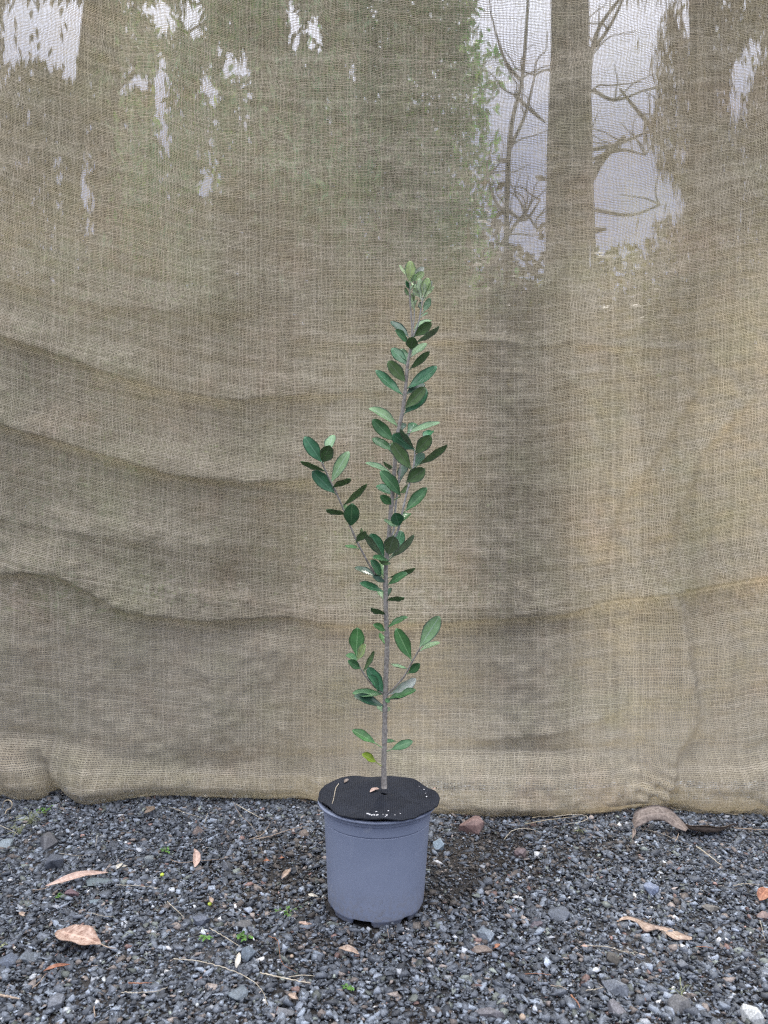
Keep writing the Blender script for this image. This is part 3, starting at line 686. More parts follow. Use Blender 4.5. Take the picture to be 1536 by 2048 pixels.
# leaf: (crop, base x, base y, tip x, tip y, width, kind, depth sign, owner[, true length factor])
LEAVES = [
 ('A',955,215,885,118,20,'pale',-.3,'stem'), ('A',970,262,972,88,86,'lime',-.25,'stem'), ('A',962,250,962,92,70,'pale',.4,'stem'),
 ('A',985,255,1083,178,60,'lime',.3,'stem'), ('A',985,225,1082,140,55,'white',.5,'stem'), ('A',962,312,935,252,30,'teal',-.4,'stem'), ('A',962,368,925,312,26,'olive',.5,'stem'),
 ('A',1056,385,1045,230,58,'pale',-.3,'tr'), ('A',1080,380,1118,225,82,'lime',-.2,'tr'), ('A',1088,380,1160,290,28,'pale',.2,'tr'), ('A',1060,385,1012,275,60,'pale',.4,'tr'),
 ('A',1050,385,993,310,44,'pale',-.5,'tr'), ('A',1080,500,1132,388,54,'light',.5,'tr'), ('A',1055,480,1055,418,22,'dark',.2,'tr'), ('A',1068,535,1108,500,16,'light',.2,'tr'),
 ('A',1008,500,1012,330,30,'pale',.6,'tm'), ('A',1000,300,985,262,20,'pale',.3,'tm'),
 ('A',978,262,1022,200,40,'pale',-.4,'stem'), ('A',965,300,930,245,26,'pale',-.2,'stem'), ('A',972,330,996,286,20,'light',.3,'stem'), ('A',975,262,1000,150,40,'pale',.3,'stem'),
 ('A',1076,380,1085,262,38,'pale',-.6,'tr'), ('A',1066,380,1020,320,22,'light',.2,'tr'), ('A',1088,395,1138,330,22,'pale',-.4,'tr'), ('A',1078,390,1148,250,20,'white',.4,'tr'), ('A',1062,470,1040,430,18,'pale',-.3,'tr'),
 ('A',1003,420,985,350,18,'pale',-.2,'tm'), ('A',1006,460,1026,400,18,'light',.2,'tm'), ('A',1000,290,1012,250,16,'white',-.2,'tm'),
 ('A',958,700,815,578,52,'dark',.3,'stem'), ('A',955,750,848,648,52,'green',-.3,'stem'), ('A',1005,700,1142,588,84,'olive',-.5,'stem'), ('A',1008,640,1145,572,30,'light',.4,'stem'),
 ('A',1020,748,1210,620,36,'greyg',.3,'stem'), ('A',980,808,990,704,96,'olive',-1,'stem'), ('A',982,860,1098,752,60,'light',.5,'stem'), ('A',968,965,1128,822,54,'olive',-.5,'stem'),
 ('A',948,935,825,795,84,'teal',.5,'stem'), ('A',950,900,900,792,64,'green',.2,'stem'), ('A',935,1068,792,898,100,'olive',-.6,'stem'), ('A',908,1168,694,968,66,'teal',-.3,'stem'),
 ('A',948,1118,1184,932,84,'teal',.3,'stem'), ('A',940,1165,1080,1082,84,'dark',.6,'stem'), ('A',930,1280,1092,1108,98,'olive',-.6,'stem'), ('A',930,1318,1100,1120,125,'teal',.4,'stem'),
 ('B',872,215,636,75,64,'light',.3,'stem'), ('B',843,332,668,155,98,'green',-.3,'stem'), ('B',940,270,1212,180,36,'light',.5,'um'), ('B',950,275,1008,195,76,'teal',.6,'um'),
 ('B',905,250,925,192,48,'dark',.6,'stem'), ('B',830,410,668,308,64,'green',.4,'stem'), ('B',1002,392,893,232,34,'greyg',-.5,'ur'), ('B',1000,400,832,280,124,'teal',-.4,'ur'),
 ('B',980,562,822,345,108,'olive',-.8,'ur'), ('B',838,445,808,345,56,'dark',.5,'stem'), ('B',1012,432,1140,288,104,'olive',-.6,'ur'), ('B',1085,335,1146,252,64,'teal',.5,'ur'),
 ('B',1015,545,1068,418,84,'dark',.3,'ur'), ('B',1040,525,1275,370,50,'olive',.3,'ur'), ('B',940,665,1090,558,116,'olive',-.8,'ur'), ('B',893,650,925,520,76,'dark',.6,'um'),
 ('B',895,775,724,576,98,'green',-.8,'stem'), ('B',820,600,608,515,34,'light',.3,'stem'), ('B',835,545,752,503,26,'olive',.5,'stem'), ('B',822,765,703,690,68,'teal',.4,'stem'),
 ('B',820,845,728,770,68,'green',-.4,'stem'), ('B',890,750,952,700,42,'olive',.5,'um'), ('B',930,900,1106,708,84,'green',-.2,'ur'), ('B',885,1018,845,912,104,'teal',-.7,'ur'),
 ('B',890,1000,965,922,58,'green',.5,'ur'), ('B',885,1018,765,968,32,'light',-.5,'ur'), ('B',850,1230,900,1058,98,'teal',.6,'stem'), ('B',815,1280,1004,1090,46,'greyg',.3,'stem'),
 ('B',790,1255,838,1102,128,'greyg',-.6,'stem'), ('B',762,1275,650,1080,106,'teal',.3,'stem'), ('B',750,1275,590,1072,44,'greyg',-.3,'stem'), ('B',800,1300,668,1278,40,'green',-.6,'stem'),
 ('B',770,1290,750,1332,112,'olive',-1,'stem'), ('B',740,1430,648,1295,62,'teal',-.3,'ul'), ('B',750,1430,735,1325,66,'bright',.3,'stem'), ('B',690,1432,524,1358,46,'dark',.3,'stem'),
 ('B',770,1472,668,1428,46,'dark',-.5,'stem'), ('B',800,1435,1012,1360,36,'olive',.3,'stem'), ('B',795,1490,952,1405,56,'green',-.3,'stem'),
 ('C',590,292,370,215,62,'teal',-.3,'stem'), ('C',595,372,545,290,52,'light',.6,'stem'), ('C',630,352,655,262,50,'dark',.5,'stem'), ('C',625,375,782,354,40,'olive',-.5,'stem'),
 ('C',612,506,475,450,46,'olive',-.4,'stem'), ('C',625,630,818,532,44,'green',-.2,'stem'), ('C',608,660,494,602,62,'bright',-.4,'stem'), ('C',608,785,572,676,48,'bright',.4,'stem'),
 ('C',928,815,1112,522,138,'light',.0,'lr'), ('C',935,845,1115,770,42,'light',.4,'lr'), ('C',850,925,708,636,124,'bright',-.2,'lr'), ('C',820,1055,925,968,76,'green',-.4,'lr'),
 ('C',815,1012,668,958,20,'light',.3,'lr'), ('C',650,1250,890,1098,98,'white',.3,'stem'), ('C',635,1290,892,1208,64,'green',-.3,'stem'), ('C',640,1300,820,1238,66,'dark',.2,'stem'),
 ('C',338,890,350,630,140,'bright',.2,'ll'), ('C',345,930,422,788,72,'lime',-.5,'ll'), ('C',340,945,250,878,60,'green',.2,'ll'), ('C',378,1012,260,938,74,'green',-.5,'ll'),
 ('C',405,1040,510,850,40,'olive',.3,'ll'), ('C',595,1240,440,1000,112,'teal',-.2,'stem'), ('C',545,1235,435,1082,56,'teal',-.6,'ll'), ('C',590,1250,303,1238,68,'green',.2,'stem'),
 ('C',595,1362,318,1268,80,'dark',-.3,'stem'), ('C',595,1420,540,1358,50,'light',.5,'stem'), ('C',620,1415,645,1368,40,'greyg',.5,'stem'), ('C',520,1708,298,1588,78,'bright',-.1,'stem'),
 ('C',662,1765,865,1690,78,'green',-.2,'stem'), ('C',600,1705,700,1690,26,'teal',.5,'stem'), ('C',520,1880,388,1812,68,'yellow',-.2,'stem'), ('C',600,1290,650,1320,40,'green',-.9,'stem'),
 ('B',258,505,118,298,106,'teal',.2,'ul'), ('B',262,505,322,368,110,'olive',-.6,'ul'), ('B',300,440,352,288,76,'light',.4,'ul'), ('B',285,575,84,500,32,'olive',-.2,'ul'),
 ('B',362,755,180,575,108,'teal',-.2,'ul'), ('B',335,665,476,416,88,'light',.2,'ul'), ('B',345,712,488,643,46,'olive',-.3,'ul'), ('B',430,860,626,684,40,'olive',.2,'ul'),
 ('B',450,925,294,888,38,'olive',-.4,'ul'), ('B',492,1018,502,832,124,'green',-.3,'ul'), ('B',445,915,450,842,44,'olive',.5,'ul'), ('B',532,1150,612,1066,60,'olive',-.5,'ul'),
 ('B',542,1198,450,1168,28,'green',.3,'ul'), ('B',478,1000,438,940,28,'green',.3,'ul'), ('B',560,1110,582,1042,26,'olive',.2,'ul'),
]
def make_leaf(i, e):
    crop, bx, by, tx, ty, wz, kind, ds, own = e
    cf, sc_ = dict(A=(cA, 4.042), B=(cB, 4.042), C=(cC, 4.654))[crop]
    r_ = random.Random(1000 + i)
    o_, sp, rad = BR[own]
    b2 = cf(bx, by); t2 = cf(tx, ty)
    dmin = min(math.hypot(768 + q.x / q.y * F - b2[0], 1024 - (q.z - CH) / q.y * F - b2[1]) for q in sp); lv_ = math.hypot(b2[0] - t2[0], b2[1] - t2[1]) + 1e-6
    e2 = (b2[0] + (b2[0] - t2[0]) / lv_ * dmin * 1.15, b2[1] + (b2[1] - t2[1]) / lv_ * dmin * 1.15)
    best = min(range(len(sp)), key=lambda k: (768 + sp[k].x / sp[k].y * F - e2[0]) ** 2 + (1024 - (sp[k].z - CH) / sp[k].y * F - e2[1]) ** 2)
    a3 = sp[best]; Yb = a3.y + (-.6 if ds < 0 else .6) * rad[best]
    Lv = math.hypot(t2[0] - b2[0], t2[1] - b2[1]) * MMPX
    young = (crop == 'A' and by < 560)
    Lt = max(Lv, (.020 if young else .043) * (1 if abs(ds) > .25 else .8))
    dep = math.sqrt(max(0, Lt * Lt - Lv * Lv)); dep = max(dep, Lv * .25 * abs(ds)) * (1 if ds > 0 else -1)
    dep = max(-.034, -Lv * .9, min(.034, Lv * 1.6, dep))
    base = P(*b2, Yb); tip = P(*t2, Yb + dep)
    # petiole from the branch surface
    ax = (tip - base); L = ax.length; ax.normalize()
    view = (Vector((0, 0, CH)) - base).normalized()
    n0 = (view - ax * view.dot(ax)).normalized(); side = ax.cross(n0)
    wv = wz / sc_ * MMPX; wt = max(wv, L * (.40 if not young else .42)); wt = min(wt, max(wv, .030))
    phi = math.acos(min(1, wv / wt)) * (.9)
    if side.z * 1 > 0: phi = phi
    sgn = 1 if r_.random() < .5 else -1
    # let the upper side turn up to the sky
    n1 = n0 * math.cos(phi) + side * math.sin(phi); n2 = n0 * math.cos(phi) - side * math.sin(phi)
    nrm = n1 if (n1.z > n2.z) == (kind not in ('olive', 'greyg', 'white')) else n2
    side = nrm.cross(ax).normalized()
    asy = r_.uniform(-.09, .09); NU, NV = 9, 15; bend = r_.uniform(-.16, .16) * L; cup = r_.uniform(.16, .38); pinch = r_.uniform(.85, 1.1)
    if kind in ('olive', 'greyg'): bend = -abs(bend) * .8
    th = .00055; V = []; UV = []
    for s_ in (0, 1):
        for j in range(NV):
            v = j / (NV - 1)
            prof = (max(0, 1 - (v * .996) ** 3.6)) ** .55 * math.sin(math.pi / 2 * min(1, (v + .015) / .66)) ** 1.12 * 1.06
            prof *= .5 * wt * 1.10
            c = base + ax * (L * v) + nrm * (bend * (4 * v * (1 - v)) * .5 + bend * .25 * v * v)
            for k in range(NU):
                u = -1 + 2 * k / (NU - 1)
                x = prof * u * (1 + asy * u + .035 * math.sin(v * 11 + i * 1.7 + (2.1 if u > 0 else 0)) * abs(u))
                lift = cup * abs(u) ** 1.6 * prof + .0004 * math.sin(v * 16 + i) * abs(u)
                q = c + side * x * (1 - .1 * cup) + nrm * lift
                e_ = 1 - abs(u) ** 4
                q = q - nrm * (th * e_ if s_ else -th * .2 * e_)
                V.append(q); UV.append((u, v * pinch))
    Fq = []; mi = []; NN = NU * NV
    for j in range(NV - 1):
        for k in range(NU - 1):
            a = j * NU + k; Fq.append((a, a + 1, a + NU + 1, a + NU)); mi.append(0)
            Fq.append((NN + a, NN + a + NU, NN + a + NU + 1, NN + a + 1)); mi.append(1)
    for j in range(NV - 1):
        for k in (0, NU - 1):
            a = j * NU + k; Fq.append((a, a + NU, NN + a + NU, NN + a)); mi.append(1)
    for j in (0, NV - 1):
        for k in range(NU - 1):
            a = j * NU + k; Fq.append((a, a + 1, NN + a + 1, NN + a)); mi.append(1)
    # petiole
    d0 = (a3 - base).length
    if d0 > rad[best] * .5:
        st = a3 + (base - a3).normalized() * rad[best] * .3
        mid = (st + base) / 2 + Vector((0, 0, -.0006)); pl = [st, mid, base, base + ax * L * .14]
        PV, PF = tube(pl, [.0009, .0008, .0007, .0004], 6); o2 = len(V)
        V += PV; UV += [(0, 0)] * len(PV); Fq += [tuple(x + o2 for x in f) for f in PF]; mi += [0] * len(PF)
    me = npmesh('leaf', np.array([tuple(q) for q in V]), np.array(Fq), np.array(UV))
    me.polygons.foreach_set('material_index', np.array(mi, np.int32))
    o = bpy.data.objects.new('leaf', me); COL.objects.link(o)
    me.materials.append(LM[kind]); me.materials.append(LM[OTHER[kind]])
    me.polygons.foreach_set('use_smooth', [True] * len(me.polygons))
    o.parent = o_; o.matrix_parent_inverse = (Matrix.Translation(shrub.location)).inverted() if False else Matrix.Identity(4)
    if kind == 'yellow': o['label'] = 'small yellowing lowest leaf'
    if kind == 'white' and crop == 'C': o['label'] = 'leaf turned to show a shiny white underside'
    return o
for i, e in enumerate(LEAVES): make_leaf(i, e)

# ------------------------------------------------------------------ debris on the ground
def gpts(pts, conv, z=.007, arch=0.):
    n = len(pts); o = []
    for i, p in enumerate(pts):
        f = i / max(1, n - 1); o.append(G(*conv(*p), z + arch * math.sin(math.pi * f)))
    return o
def straw(pts, conv, label, mat='straw', r=.0005, name='straw', z=.0085, arch=.002, cat='straw', group='dry straws and stalks on the gravel'):
    sp = spline(gpts(pts, conv, z, arch), 8); n = len(sp)
    rad = [r * (1 - .55 * (i / (n - 1)) ** 2) for i in range(n)]
    r_ = random.Random(hash_(label)); sp = [p + Vector((r_.gauss(0, .0003), r_.gauss(0, .0003), r_.gauss(0, .0003))) for p in sp]
    o = tube_obj(name, sp, rad, M[mat], None, 6); tag(o, label, cat, group); return o
straw([(840,160),(930,190),(1010,215)], EC, 'thin pale straw lying below the hem, upper left gravel')
straw([(1155,130),(1185,190),(1235,240),(1280,300),(1300,400)], EC, 'long thin brown stalk bending down from the cloth hem left of the pot', 'hazel', .0004)
straw([(1170,145),(1230,180),(1298,215)], EC, 'short thick white straw leaning at the hem left of the pot', 'straw', .0009)
straw([(1028,190),(1018,225),(1008,250)], EC, 'tiny upright white straw left of the thick straw at the hem', 'straw', .0005)
straw([(1236,318),(1290,300),(1320,270),(1340,238)], EC, 'crooked pale twig left of the arching twig beside the pot', 'hazel', .0007)
straw([(1262,318),(1330,305),(1400,282),(1460,265),(1530,252)], EC, 'long pale twig arching right to the side of the pot', 'hazel', .0008)
straw([(845,420),(895,434),(1000,424),(1120,414)], EC, 'thin twig lying across the foot of the small upright leaf', 'hazel', .0005)
straw([(295,388),(380,398),(462,394)], EC, 'faint grey straw above the long gum leaf', 'straw', .0004)
straw([(575,545),(670,548),(766,556)], EC, 'thin straight white straw right of the long gum leaf', 'straw', .0005)
straw([(828,628),(870,665),(912,706)], EC, 'short slanting straw in the middle of the left gravel', 'straw', .0006)
straw([(435,680),(500,697),(560,704)], EC, 'thin grey straw above the large mottled leaf', 'straw', .0004)
straw([(1040,760),(1110,800),(1190,850)], EC, 'slanting thin straw running to the green sprouts', 'straw', .0006)
straw([(860,910),(960,918),(1070,942),(1160,972),(1240,1012),(1300,1070),(1326,1140)], EC, 'long curved straw sweeping down to the bottom, left of the pot', 'straw', .0006)
straw([(1290,980),(1400,1005),(1536,1032)], EC, 'thick whitish straw near the bottom, left of the pot foot', 'straw', .0010)
straw([(1430,1002),(1490,992),(1560,995)], EC, 'thin straw crossing above the thick whitish one', 'straw', .0006)
straw([(600,1076),(690,1078),(780,1070),(832,1052)], EC, 'gently curved straw at the lower left centre', 'straw', .0005)
straw([(636,1030),(700,1032),(752,1028)], EC, 'short rusty twig just above a gently curved straw', 'redtwig', .0009, 'twig', cat='twig')
straw([(0,250),(50,272),(92,296)], EC, 'pale straw by the weeds at the left edge', 'straw', .0006)
straw([(160,1056),(200,1022),(222,985)], EC, 'thin twig below the orange bark strip', 'hazel', .0006)
straw([(480,300),(478,325),(474,352)], EC, 'tiny upright straw right of the pointed dark rock', 'straw', .0004)
straw([(466,1148),(468,1175),(470,1202)], EC, 'short brown stalk at the bottom left', 'hazel', .0007)
straw([(1330,798),(1375,820),(1385,880),(1400,935),(1470,978)], EC, 'thin wavy reddish root left of the pot foot', 'redtwig', .0004)
straw([(840,-20),(850,60)], lambda x, y: (600 + x / 4.8, 1850 + y / 4.8 + 12), 'tiny twig in front of the pot', 'hazel', .0005)
straw([(0,1090),(50,1100),(96,1108)], EC, 'pale orange stick cut by the bottom left edge', 'hazel', .0016, 'twig', cat='twig')
straw([(160,570),(215,565),(250,548)], EC, 'grey leaf stalk at the left end of the long gum leaf', 'hazel', .0005)
straw([(338,290),(370,255),(420,243),(470,250),(505,266)], GC, 'curved pale root fibre near the hem right of the pot', 'straw', .0007)
straw([(560,190),(640,180),(700,182),(715,200),(670,216),(610,222)], GC, 'looped pale fibre lying against the hem', 'straw', .0008, z=.012)
straw([(430,224),(520,206),(600,196),(680,186)], GC, 'long tan fibre along the hem right of the pot', 'thread', .0008, z=.012)
straw([(1210,325),(1262,362),(1325,412)], GC, 'thick yellowish white straw on the right of the gravel', 'straw', .0013)
straw([(940,240),(1040,262),(1110,290),(1195,322)], GC, 'long thin straw running right from the big curled leaf', 'straw', .0004)
straw([(690,775),(800,780),(880,802),(945,806)], GC, 'curved thin straw left of and below the curled tan leaf', 'straw', .0005)
straw([(640,1002),(668,1030),(682,1060)], GC, 'short reddish brown twig near the bottom centre right', 'redtwig', .0010, 'twig', cat='twig')
straw([(1136,918),(1140,970),(1147,1022)], GC, 'upright greenish stalk near the bottom right', 'drygrass', .0006)
straw([(1380,502),(1430,494),(1500,497)], GC, 'thin straw left of the orange leaf scrap at the right edge', 'straw', .0006)
straw([(430,905),(490,902),(552,908)], GC, 'dark thin twig lying level below the tan rock', 'redtwig', .0005, 'twig', cat='twig')
straw([(708,980),(750,974),(792,964)], GC, 'short pale straw left of the angular grey rock', 'straw', .0005)
straw([(545,955),(590,960),(625,975)], GC, 'tiny curved brown stalk near the bottom centre right', 'hazel', .0005)
straw([(1210,780),(1250,780),(1290,788)], GC, 'small reddish stalk right of the curled tan leaf', 'redtwig', .0006)
straw([(1115,300),(1125,282),(1130,262)], GC, 'short twig standing up below the big curled leaf', 'hazel', .0008, 'twig', cat='twig')
straw([(1380,240),(1460,246),(1540,248)], GC, 'dark stem running along the hem to the right edge', 'hazel', .0009, 'twig', z=.012, cat='twig')
straw([(1520,600),(1530,640)], lambda x, y: (x, y + 1240), 'thin grey stalk at the right edge', 'straw', .0004)

DM = dict(
    pink=m_dryleaf('dry leaf pinkish', (.34, .23, .18), (.48, .34, .28), (.58, .44, .37)),
    mott=m_dryleaf('dry leaf mottled', (.20, .11, .08), (.40, .28, .22), (.56, .43, .36), 120),
    grey=m_dryleaf('dry leaf greyish', (.11, .085, .07), (.20, .16, .135), (.28, .235, .20), 200),
    tan=m_dryleaf('dry leaf tan', (.22, .15, .11), (.36, .27, .21), (.47, .38, .31)),
    cream=m_dryleaf('dry leaf cream', (.40, .36, .30), (.58, .54, .46), (.70, .67, .60)),
    orange=m_dryleaf('dry leaf orange', (.20, .08, .05), (.33, .15, .09), (.44, .26, .17)),
    dark=m_dryleaf('dry leaf dark', (.10, .075, .055), (.19, .145, .11), (.26, .20, .16)),
)
def dry_leaf(pts, conv, wpx, label, mat, name='dry_leaf', arch=.006, curl=.35, tilt=.25, z=.009, stalk=None, zs=None, group='dry leaves lying on the gravel', skew=.5, flat=False, cat='dry leaf', ptsw=None):
    """midrib polyline in crop px, width in photo px"""
    if ptsw: sp = spline(ptsw, 8)
    elif zs: sp = spline([G(*conv(*p), zz) for p, zz in zip(pts, zs)], 8)
    else: sp = spline(gpts(pts, conv, z, arch), 8)
    n = len(sp); sc_ = sp[0].y / F; w_ = wpx * sc_
    NU = 9; V = []; UV = []; r_ = random.Random(hash_(label)); ph = r_.uniform(0, 6)
    for s_ in (0, 1):
        for j, p in enumerate(sp):
            v = j / (n - 1); t_ = (sp[min(j + 1, n - 1)] - sp[max(j - 1, 0)]).normalized()
            side = t_.cross(Vector((0, 0, 1)))
            if side.length < .2: side = Vector((1, 0, 0))
            side.normalize(); side = (Matrix.Rotation(tilt, 3, t_) @ side); up = side.cross(t_).normalized()
            pr = max(.0, math.sin(math.pi * v ** (1.0 if skew == .5 else skew))) ** .8 * w_ / 2 + .0003
            for k in range(NU):
                u = -1 + 2 * k / (NU - 1)
                a = curl * u * 1.0
                wav = .09 * math.sin(v * 15 + ph + (2 if u > 0 else 0)) * abs(u) * pr
                q = p + side * (pr * u * (math.cos(a * .8) + .04 * math.sin(v * 21 + ph))) + up * (pr * abs(u) * math.sin(abs(a)) + wav - s_ * .0005)
                V.append(q); UV.append((u, v))
    Fq = []; NN = n * NU
    for j in range(n - 1):
        for k in range(NU - 1):
            a = j * NU + k; Fq.append((a, a + 1, a + NU + 1, a + NU)); Fq.append((NN + a, NN + a + NU, NN + a + NU + 1, NN + a + 1))
        for k in (0, NU - 1):
            a = j * NU + k; Fq.append((a, a + NU, NN + a + NU, NN + a))
    me = npmesh(name, np.array([tuple(q) for q in V]), np.array(Fq), np.array(UV))
    o = link(name, me, DM[mat]); tag(o, label, cat, group)
    if stalk:
        ss = spline(gpts(stalk, conv, z, .002), 6); so = tube_obj('leaf_stalk', ss, [.0009 - .0004 * i / len(ss) for i in range(len(ss))], M['hazel'], None, 6)
        so.parent = o
    return o
dry_leaf([(225,550),(300,525),(380,498),(440,488),(535,482)], EC, 15, 'long narrow pinkish gum leaf lying on the left gravel', 'pink', arch=.010, tilt=.5, curl=.3, name='gum_leaf', cat='dry leaf')
dry_leaf([(965,457),(972,430),(972,395),(962,364)], EC, 16, 'small upright pale pink gum leaf left of the pot', 'pink', tilt=.2, curl=.45, zs=(.008, .012, .019, .027))
dry_leaf([(288,768),(340,786),(420,806),(500,838)], EC, 52, 'big oval mottled brown leaf lying near the bottom left', 'mott', tilt=.12, curl=.22, arch=.009, stalk=[(498,838),(540,855),(575,858)], z=.011)
dry_leaf([(1395,515),(1415,490),(1440,464)], EC, 11, 'small pointed tan leaf left of the pot', 'tan', curl=.5)
dry_leaf([(1170,955),(1178,920),(1185,880)], EC, 11, 'small cream pointed leaf standing right of the curved straw', 'cream', curl=.6)
dry_leaf([(570,474),(585,455),(607,436)], EC, 9, 'tiny whitish leaf scrap right of the long gum leaf tip', 'cream', curl=.5)
dry_leaf([(596,462),(615,452),(632,450)], EC, 7, 'second tiny white scrap right of the whitish leaf scrap', 'cream', curl=.5)
dry_leaf([(715,190),(740,172),(762,155)], EC, 18, 'dull brown leaf scrap under the hem at the upper left', 'dark', curl=.3)
dry_leaf([(215,972),(270,952),(348,938)], EC, 10, 'orange strip of bark lying at the bottom left', 'orange', curl=.7, name='bark_strip', cat='bark')
dry_leaf([(1302,430),(1320,420),(1336,425)], EC, 12, 'small orange leaf scrap between twigs left of the pot', 'orange', curl=.4)
dry_leaf([(1380,415),(1395,408),(1410,412)], EC, 9, 'tiny red scrap right of the orange leaf scrap near the pot', 'orange', curl=.4)
dry_leaf([(1480,728),(1510,735),(1545,738)], EC, 9, 'reddish bark chip at the left foot of the pot', 'mott', curl=.3)
dry_leaf([(1040,605),(1050,625),(1058,640)], EC, 8, 'pale curl of leaf just above the right green berry', 'tan', curl=.6)
dry_leaf([(95,680),(115,692),(128,700)], EC, 9, 'tan chip at the left, above the mottled leaf', 'tan', curl=.4)
dry_leaf([(1430,1085),(1455,1098),(1480,1115)], EC, 13, 'tan torn leaf at the bottom left of the pot', 'tan', curl=.5)
dry_leaf([(80,1285),(120,1305),(180,1312)], lambda x, y: (600 + x / 4.8, 1520 + y / 4.8), 9, 'curled greenish white leaf beside the left foot of the pot', 'cream', curl=.6)
dry_leaf([(185,72),(215,78),(250,92)], lambda x, y: (560 + x / 1.574, 1850 + y / 1.574), 16, 'curled tan leaf lying below the front of the pot', 'tan', curl=.6)
# curled leaves given by their upper and lower edges
def edge_leaf(top, bot, label, mat, bulge=.006, stalk=None, group='dry leaves lying on the gravel'):
    T = spline(top, 8); B = spline(bot, 8); n = len(T); NU = 9; V = []; UV = []
    r_ = random.Random(hash_(label))
    for s_ in (0, 1):
        for j in range(n):
            v = j / (n - 1); a_ = B[j]; c_ = T[j]; k_ = math.sin(math.pi * v) ** .5
            for k in range(NU):
                f = k / (NU - 1); q = a_.lerp(c_, f) + Vector((0, -bulge * math.sin(math.pi * f) * k_ + s_ * .0006 + .0008 * math.sin(v * 23 + f * 5), 0))
                V.append(q); UV.append((2 * f - 1, v))
    Fq = []; NN = n * NU
    for j in range(n - 1):
        for k in range(NU - 1):
            a_ = j * NU + k; Fq.append((a_, a_ + 1, a_ + NU + 1, a_ + NU)); Fq.append((NN + a_, NN + a_ + NU, NN + a_ + NU + 1, NN + a_ + 1))
        for k in (0, NU - 1):
            a_ = j * NU + k; Fq.append((a_, a_ + NU, NN + a_ + NU, NN + a_))
    o = link('dry_leaf', npmesh('dry_leaf', np.array([tuple(q) for q in V]), np.array(Fq), np.array(UV)), DM[mat]); tag(o, label, 'dry leaf', group)
    if stalk:
        so = tube_obj('leaf_stalk', spline(stalk, 6), [.0014 - .0005 * i / 13 for i in range(len(spline(stalk, 6)))], DM[mat], None, 6); so.parent = o
def PG(x, y, Y): return P(*GC(x, y), Y)
edge_leaf([PG(918,205,1.528), PG(935,165,1.530), PG(985,142,1.533), PG(1040,137,1.535), PG(1090,155,1.535), PG(1132,192,1.53), PG(1175,243,1.51)],
          [PG(930,247,1.505), PG(955,232,1.506), PG(1000,212,1.51), PG(1040,205,1.512), PG(1078,217,1.51), PG(1110,238,1.505), PG(1160,256,1.50)],
          'large arched greyish brown leaf standing against the hem on the right', 'grey', .004, [PG(930,244,1.505), PG(934,262,1.50), PG(920,292,1.487)])
def TG(x, y, xb, yb, dz=0.): 
    b_ = G(*GC(xb, yb), .005 + dz); return b_, PG(x, y, b_.y + .008)
pr_ = [TG(850,660,850,668), TG(890,642,898,656), TG(940,650,938,672), TG(1000,676,978,712), TG(1060,688,1025,702), TG(1110,704,1062,714), TG(1150,722,1115,750), TG(1192,738,1188,748)]
edge_leaf([p[1] for p in pr_], [p[0] for p in pr_], 'curled tan leaf with torn edge lying on the right gravel', 'tan', .004)
dry_leaf([(1140,228),(1200,252),(1300,258),(1390,222)], GC, 36, 'long dark brown leaf lying under the hem right of the large arched leaf', 'dark', tilt=-.5, curl=.5, arch=.002, z=.010)
dry_leaf([(1498,570),(1512,540),(1536,515)], GC, 22, 'bright orange leaf scrap cut by the right edge', 'orange', curl=.3, tilt=.4)
dry_leaf([(285,790),(300,778),(318,768)], GC, 8, 'small orange brown chip on the tan rock right of the pot', 'orange', curl=.3)
dry_leaf([(685,778),(700,775),(720,782)], GC, 9, 'small pinkish scrap at the left end of a curved thin straw', 'pink', curl=.4)
dry_leaf([(920,290),(925,262),(922,240)], GC, 5, 'narrow brown leaf stalk hanging below the arched leaf', 'grey', curl=.5)

# berries
def berry(pp, r, label, mat='lime', sq=.9):
    bm = bmesh.new(); bmesh.ops.create_uvsphere(bm, u_segments=20, v_segments=12, radius=r)
    for v in bm.verts:
        v.co.z *= sq; v.co *= 1 + .04 * math.sin(v.co.x * 900 + v.co.y * 700)
        if v.co.z > r * sq * .93: v.co.z -= r * .12
    me = bpy.data.meshes.new('berry'); bm.to_mesh(me); bm.free()
    o = link('berry', me, M[mat]); p = G(*pp, .006); o.location = p + Vector((0, 0, r * .8)); tag(o, label, 'berry', 'small berries on the gravel')
berry(EC(803, 502), .0034, 'round lime green berry left of the slanting straw')
berry(EC(1040, 647), .0034, 'lime green berry above the blue grey slab')
berry(EC(1445, 905), .0026, 'small dull brown berry near the root left of the pot foot', 'hazel')
def orange_b():
    o_ = berry(GC(420, 1112), .0040, 'pale orange round pebble at the bottom edge', 'hazel')
orange_b()

